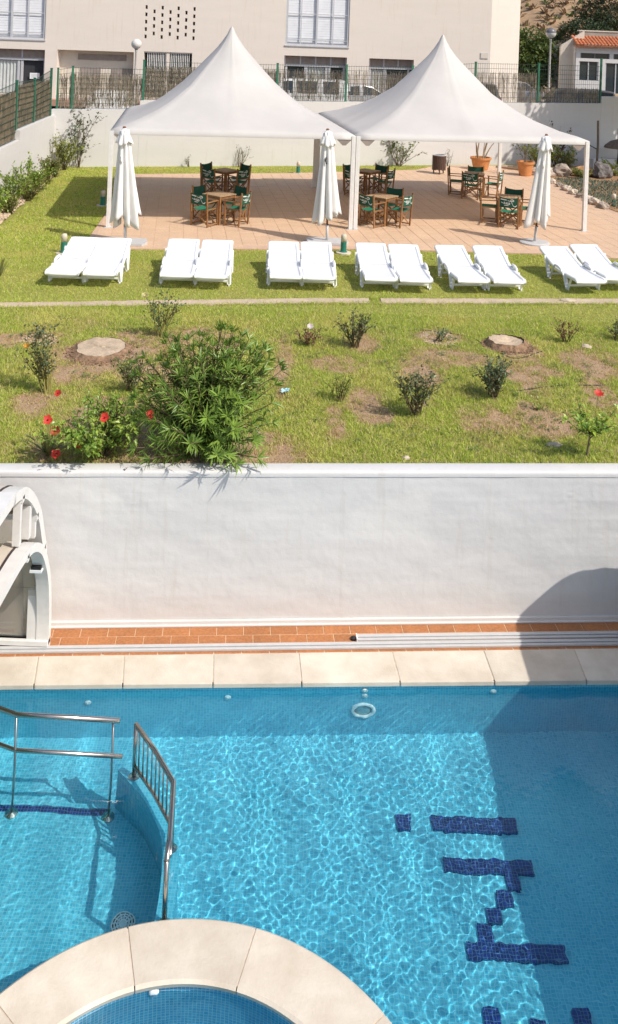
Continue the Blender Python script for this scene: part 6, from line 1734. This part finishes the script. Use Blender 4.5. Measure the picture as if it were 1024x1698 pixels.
# ================================================================== ROCKERY, POTS, WALL PLANTS
def rockery():
    # ground cover and soil
    P = [(9.2, 26.5), (8.84, 28.6), (8.72, 30.7), (8.62, 33.6), (9.4, 36.2), (15.5, 38.0), (16.5, 30), (15, 24.8), (12.5, 24.5)]
    mb = MB(); mb.prism(P, -.2, .012); o = mb.build('planting_bed', mat('orange_brown_bed_soil', (.34, .195, .10), .95, .3, 3, bscale=20, bstr=.8)); struct(o)
    r = random.Random(12); m = MB()
    for i in range(9000):
        x = r.uniform(8.8, 15); y = r.uniform(25, 32.6)
        if not inpoly(x, y, P) or y > 32.2 + .35 * mnoise.noise((x, y, 1)): continue
        h = .10 + .12 * (mnoise.noise((x * .8, y * .5, 3)) + .4)
        d = Vector((r.gauss(0, .6), r.gauss(0, .6), 1)); m.leaf((x, y, .01 + max(0, h) * r.uniform(.1, .9)), d, (0, -1, .3), r.uniform(.07, .14), r.uniform(.02, .045), .2, .1)
    o = m.build('ground_cover', M['lf_lav']); o['kind'] = 'stuff'; o['label'] = 'grey green ground cover filling the rockery bed at the right'; o['category'] = 'ground cover'
    E = [(8.95, 27.15), (8.93, 27.75), (8.89, 28.3), (8.82, 28.95), (8.78, 29.6), (8.77, 30.3), (8.72, 31.0), (8.67, 31.75), (8.6, 32.6)]
    nm = ['nearest', 'second', 'third', 'fourth', 'fifth', 'sixth', 'seventh', 'eighth', 'farthest']
    for i, (x, y) in enumerate(E):
        s = .22 if i < 2 else .17
        stone('edging_stone', f'{nm[i]} pale edging stone in the row between terrace and rockery, counted from the front', x, y, .04, s * r.uniform(.7, 1.05), M['rock_pale'] if i % 3 else M['rock'], 100 + i, (1.0, 1.35, .75), .4, 3, 'edging stones of the rockery')
    stone('boulder', 'big grey brown boulder left of the right tent pole', 9.45, 33.5, .15, .36, M['rock'], 201, (1.0, .8, .85), .4, 3, 'rockery boulders', 'boulder')
    stone('boulder', 'dark pitted boulder right of the right tent pole', 10.95, 33.4, .2, .38, M['rock_dark'], 202, (1.0, .8, .9), .45, 3, 'rockery boulders', 'boulder')
    stone('boulder', 'flat brown ledge rock under the flowering shrub', 8.95, 33.55, .10, .40, M['rock_pale'], 203, (1.4, .7, .5), .35, 3, 'rockery boulders', 'boulder')
    stone('boulder', 'pale rubble boulder at the right picture edge', 11.9, 34.3, .22, .34, M['rock_pale'], 204, (1.4, .8, .6), .4, 3, 'rockery boulders', 'boulder')
    stone('boulder', 'orange tinted rock between the two big boulders', 10.3, 33.6, .15, .34, M['pot'] if False else mat('orange_rock', (.46, .25, .11), .95, .35, 6, bscale=18, bstr=.8), 205, (1.2, .8, .7), .35, 3, 'rockery boulders', 'boulder')
    shrub('flowering_shrub', 'yellow green flowering shrub behind the rockery boulders', 'shrub', (9.0, 34.6, .0), 1.15, .75, 26, 900, (.12, .07), M['lf_lime'], M['stem'], 71, cover=.1, tw=4)
    shrub('flowering_shrub', 'green shrub by the right tent pole in the rockery', 'shrub', (9.95, 34.7, .0), .95, .6, 20, 620, (.12, .07), M['lf_bed'], M['stem'], 72, cover=.1, tw=4)
    shrub('flowering_shrub', 'tall reddish orange shrub rising behind the rockery', 'shrub', (9.75, 35.4, .0), 1.55, .40, 12, 380, (.11, .06), M['lf_red'], M['stem'], 73, cover=.35, tw=4)
    shrub('flowering_shrub', 'bright green low shrub right of the dark boulder', 'shrub', (11.4, 34.0, .0), .55, .5, 18, 520, (.11, .06), M['lf_lime'], M['stem'], 74, cover=.1, tw=4)
    shrub('flowering_shrub', 'bright green shrub before the boulders of the rockery', 'shrub', (10.1, 33.0, .0), .42, .5, 18, 480, (.10, .06), M['lf_bed'], M['stem'], 75, cover=.1, tw=4)
    t = thing('metal_trellis', 'dark arched metal trellis behind the rockery shrubs', 'trellis', (9.3, 35.3, 0))
    for x, h in ((-.1, 1.2), (2.03, 1.95)):
        m = MB(); m.tube([(x, 0, -.05), (x + .02, 0, h * .5), (x - .01, 0, h)], .045, 7); m.build('post', M['bark'] if h > 1.5 else M['rubber'], t)
    m = MB(); m.tube([(-.1, 0, 1.18), (.5, 0, 1.33), (1.2, 0, 1.28), (1.7, 0, 1.0), (2.0, 0, .85)], .022, 6); m.build('arched_bar', M['rubber'], t, smooth=True)
    m = MB(); m.tube([(.55, .05, .5), (.75, .05, .95), (.8, .05, 1.3)], .02, 6); m.build('brace', M['rubber'], t, smooth=True)
    t = thing('thatched_shelter', 'small dark mushroom shaped garden shelter at the right edge', 'garden shelter', (12.35, 35.9, .2))
    m = MB(); m.tube([(0, 0, -.2), (.03, 0, .5), (.0, 0, 1.42)], .05, 8); m.build('post', M['rubber'], t)
    m = MB(); m.lathe([(.55, .66), (.52, .74), (.3, .92), (.06, 1.0)], 16, cap=False); m.lathe([(.55, .655), (.05, .72)], 16, cap=False); m.build('hood', M['bark'], t)
    mb = MB(); mb.box((0, 0, 0), (2.6, .3, .42)); mb.box((-.3, .9, 0), (2.6, 1.2, .75)); o = mb.build('white_kerb', M['white_back']); o.location = (11.3, 35.6, 0); o.rotation_euler = (0, 0, math.atan(.307)); tag(o, 'low white stepped kerb against the shaded back wall', 'kerb')
    for i, (x, y, l) in enumerate(((7.85, 34.95, 'left weathered plank lying behind the right pot'), (8.35, 35.1, 'right weathered plank lying behind the right pot'))):
        m = MB(); m.box((-.10, -.5, 0), (.10, .5, .07)); o = bevel(m.build('plank', M['wood_top']), .01, 1); o.location = (x, y, .005); o.rotation_euler = (0, 0, R(52 + 6 * i)); tag(o, l, 'plank')
rockery()
def pots():
    def pot(label, x, y, rt, h):
        t = thing('plant_pot', label, 'plant pot', (x, y, .003))
        m = MB(); m.lathe([(rt * .66, 0), (rt * .70, .02), (rt * .93, h * .84), (rt * 1.02, h * .84), (rt * 1.04, h), (rt * .9, h), (rt * .88, h * .86)], 28, cap=False); m.build('pot', M['pot'], t, smooth=False)
        m = MB(); m.lathe([(.001, h * .87), (rt * .89, h * .86)], 20); m.build('soil', M['stump_bark'], t); return t
    t = pot('wide terracotta pot with bare pruned trunks by the white wall', 6.68, 34.5, .39, .46)
    r = random.Random(9)
    t2 = thing('potted_shrub', 'bare multi trunk shrub standing in the wide terracotta pot', 'shrub', (6.68, 34.5, .40))
    for k in range(9):
        m = MB(); a = r.uniform(0, 6.28); twig(m, (.12 * math.cos(a), .12 * math.sin(a), 0), (.22 * math.cos(a), .15 * math.sin(a), 1.3), r.uniform(.9, 1.3), .028, r, .16, 7); m.build('trunk', mat('tan_bare_bark', (.36, .27, .17), .9, .25, 14, bscale=40, bstr=.4) if k == 0 else bpy.data.materials['tan_bare_bark'], t2, smooth=True)
    t = pot('smaller terracotta pot with a thin dark leaved shrub', 8.09, 33.3, .315, .52)
    shrub('potted_shrub', 'thin dark leaved shrub standing in the smaller terracotta pot', 'shrub', (8.09, 33.3, .44), 1.0, .42, 5, 85, (.11, .07), M['lf_rose_dark'], M['bark'], 81, cover=.4, tw=3)
pots()
def wall_plants():
    shrub('climbing_shrub', 'tall sparse climbing shrub leaning on the white wall at the left corner', 'shrub', (-7.75, 31.25, -.05), 1.85, .42, 5, 520, (.11, .05), M['lf_rose'], M['stem'], 91, cover=.3, tw=7)
    shrub('wall_shrub', 'bare stemmed shrub with a leafy top against the back wall between the tents', 'shrub', (3.62, 34.75, -.03), 1.25, 1.0, 16, 330, (.12, .07), M['lf_tree'], M['bark'], 92, cover=.6, tw=3)
    shrub('wall_shrub', 'thin dry shrub against the back wall under the left tent', 'shrub', (-2.3, 32.95, -.03), .95, .38, 7, 60, (.06, .03), M['lf_rose'], M['stem'], 93, cover=.4, tw=3)
    shrub('wall_shrub', 'tiny dry weed against the back wall behind the left parasol', 'shrub', (-4.1, 32.4, -.03), .5, .22, 6, 50, (.05, .03), M['lf_rose'], M['stem'], 94, cover=.3, tw=2)
    shrub('wall_shrub', 'small pale dry shrub right of the litter bin', 'shrub', (5.55, 35.1, -.03), .65, .35, 7, 60, (.06, .03), M['lf_lav'], M['stem'], 95, cover=.3, tw=2)
    B = [(-8.1, 30.75, 1.15, .50, 'lf_lime', 'tallest yellow green shrub at the far end of the left bed'), (-8.0, 29.3, .45, .34, 'lf_bed', 'low shrub just before the tallest shrub of the left bed'), (-7.82, 27.9, .85, .42, 'lf_bed', 'golden green shrub in the middle of the left bed'), (-7.75, 26.6, .62, .40, 'lf_lime', 'rounded yellowish shrub of the left bed, fourth from the back'),
         (-7.80, 25.6, 1.05, .42, 'lf_hibiscus', 'upright fresh green shrub close to the left wall'), (-7.55, 25.0, .55, .36, 'lf_bed', 'low bronze green shrub at the lawn side of the left bed'), (-7.62, 23.9, 1.0, .48, 'lf_hibiscus', 'leafy green shrub nearest the left picture edge'), (-7.45, 23.1, .5, .4, 'lf_bed', 'front low shrub of the left bed at the picture edge'), (-7.5, 22.2, .8, .4, 'lf_hibiscus', 'green shrub mostly outside the left picture edge')]
    for i, (x, y, h, s, m_, l) in enumerate(B):
        shrub('bed_shrub', l, 'shrub', (x, y, -.03), h, s, 16, int(700 * h + 220), (.085, .05), M[m_], M['stem'], 300 + i, cover=.12, tw=4, group='shrubs of the left bed')
    m = MB(); r = random.Random(4)
    for i in range(4200):
        y = r.uniform(20, 32); u = r.random() ** 1.6; xe = -7.26 - .105 * (y - 21.9) + .06 * mnoise.noise((y * 1.7, 0, 0)); xw = -8.55 + .074 * (31.2 - y)
        x = lerp(xe, xw, u); s = r.uniform(.018, .05)
        M4 = Matrix.Translation((x, y, -.01 + s * .3)) @ Matrix.Rotation(r.uniform(0, 6), 4, 'Z') @ Matrix.Rotation(r.uniform(-.6, .6), 4, 'X')
        m.add([M4 @ Vector(v) for v in ((-s, 0, 0), (0, -s, 0), (s, 0, 0), (0, s, 0), (0, 0, s * .8), (0, 0, -s * .5))], [(0, 1, 4), (1, 2, 4), (2, 3, 4), (3, 0, 4)])
    o = m.build('gravel', M['gravel']); o['kind'] = 'stuff'; o['label'] = 'pinkish gravel along the left shrub bed'; o['category'] = 'gravel'
wall_plants()

# ================================================================== TREES
def tree(name, label, x, y, z0, htrunk, cz, rx, ry, rz, nclump, per, lw, m_, seed, group=None):
    t = thing(name, label, 'tree', (x, y, z0)); r = random.Random(seed)
    sm = MB(); P = twig(sm, (0, 0, -.3), (r.gauss(0, .05), r.gauss(0, .05), 1), htrunk + .3, .05 + .035 * rx, r, .06, 6); ends = []
    sm.build('trunk', M['bark'], t, smooth=True); bm_ = MB(); lm = MB()
    for k in range(nclump):
        d = Vector((r.gauss(0, 1), r.gauss(0, 1), r.gauss(.1, 1))).normalized(); q = r.uniform(.35, 1.0) ** .6
        q *= 1 + .22 * mnoise.noise(d * 1.6 + Vector((seed, 0, 0)))
        c = Vector((d.x * rx * q, d.y * ry * q, cz + d.z * rz * q)); s = r.uniform(.16, .32) * (rx + rz) / 2
        if k % 4 == 0: twig(bm_, P[-1 - r.randint(0, 2)], c - P[-1], (c - P[-1]).length, .03, r, .08, 5)
        for i in range(per):
            o = Vector((r.gauss(0, .5), r.gauss(0, .5), r.gauss(0, .38))) * s
            lm.leaf(c + o, Vector((r.gauss(0, 1), r.gauss(0, 1), r.gauss(.15, .7))) + d * .6, (r.gauss(0, .4), r.gauss(0, .4), 1), lw[0] * r.uniform(.7, 1.3), lw[1] * r.uniform(.7, 1.3), .15, .15)
    bm_.build('branch', M['bark'], t, smooth=True); lm.build('crown', M[m_], t, kind='stuff')
tree('broadleaf_tree', 'rounded bright green tree behind the hooded street lamp', 13.5, 56, 2.2, 1.2, 1.6, 1.75, 1.4, 2.0, 120, 46, (.28, .16), 'lf_tree', 5)
tree('pine_tree', 'dark pine tree at the top right picture corner on the hillside', 22.9, 70, 5.0, 1.8, 3.3, 2.6, 2.2, 2.5, 130, 46, (.34, .10), 'lf_pine', 6)
tree('evergreen_bush', 'dark sprawling evergreen below the pine on the hillside', 20.4, 67, 4.6, .6, 1.1, 2.1, 1.6, 1.0, 80, 40, (.3, .10), 'lf_pine', 7)
tree('broadleaf_tree', 'olive green shrubby tree left of the tiled house gable', 14.6, 58, 2.2, .8, 1.5, 1.2, 1.0, 1.3, 70, 40, (.26, .15), 'lf_tree', 8)
tree('broadleaf_tree', 'large tree right of the rockery whose shade falls on the white wall', 15.1, 34.2, 0, 3.0, 5.6, 2.3, 2.4, 2.7, 190, 46, (.26, .16), 'lf_tree', 9)
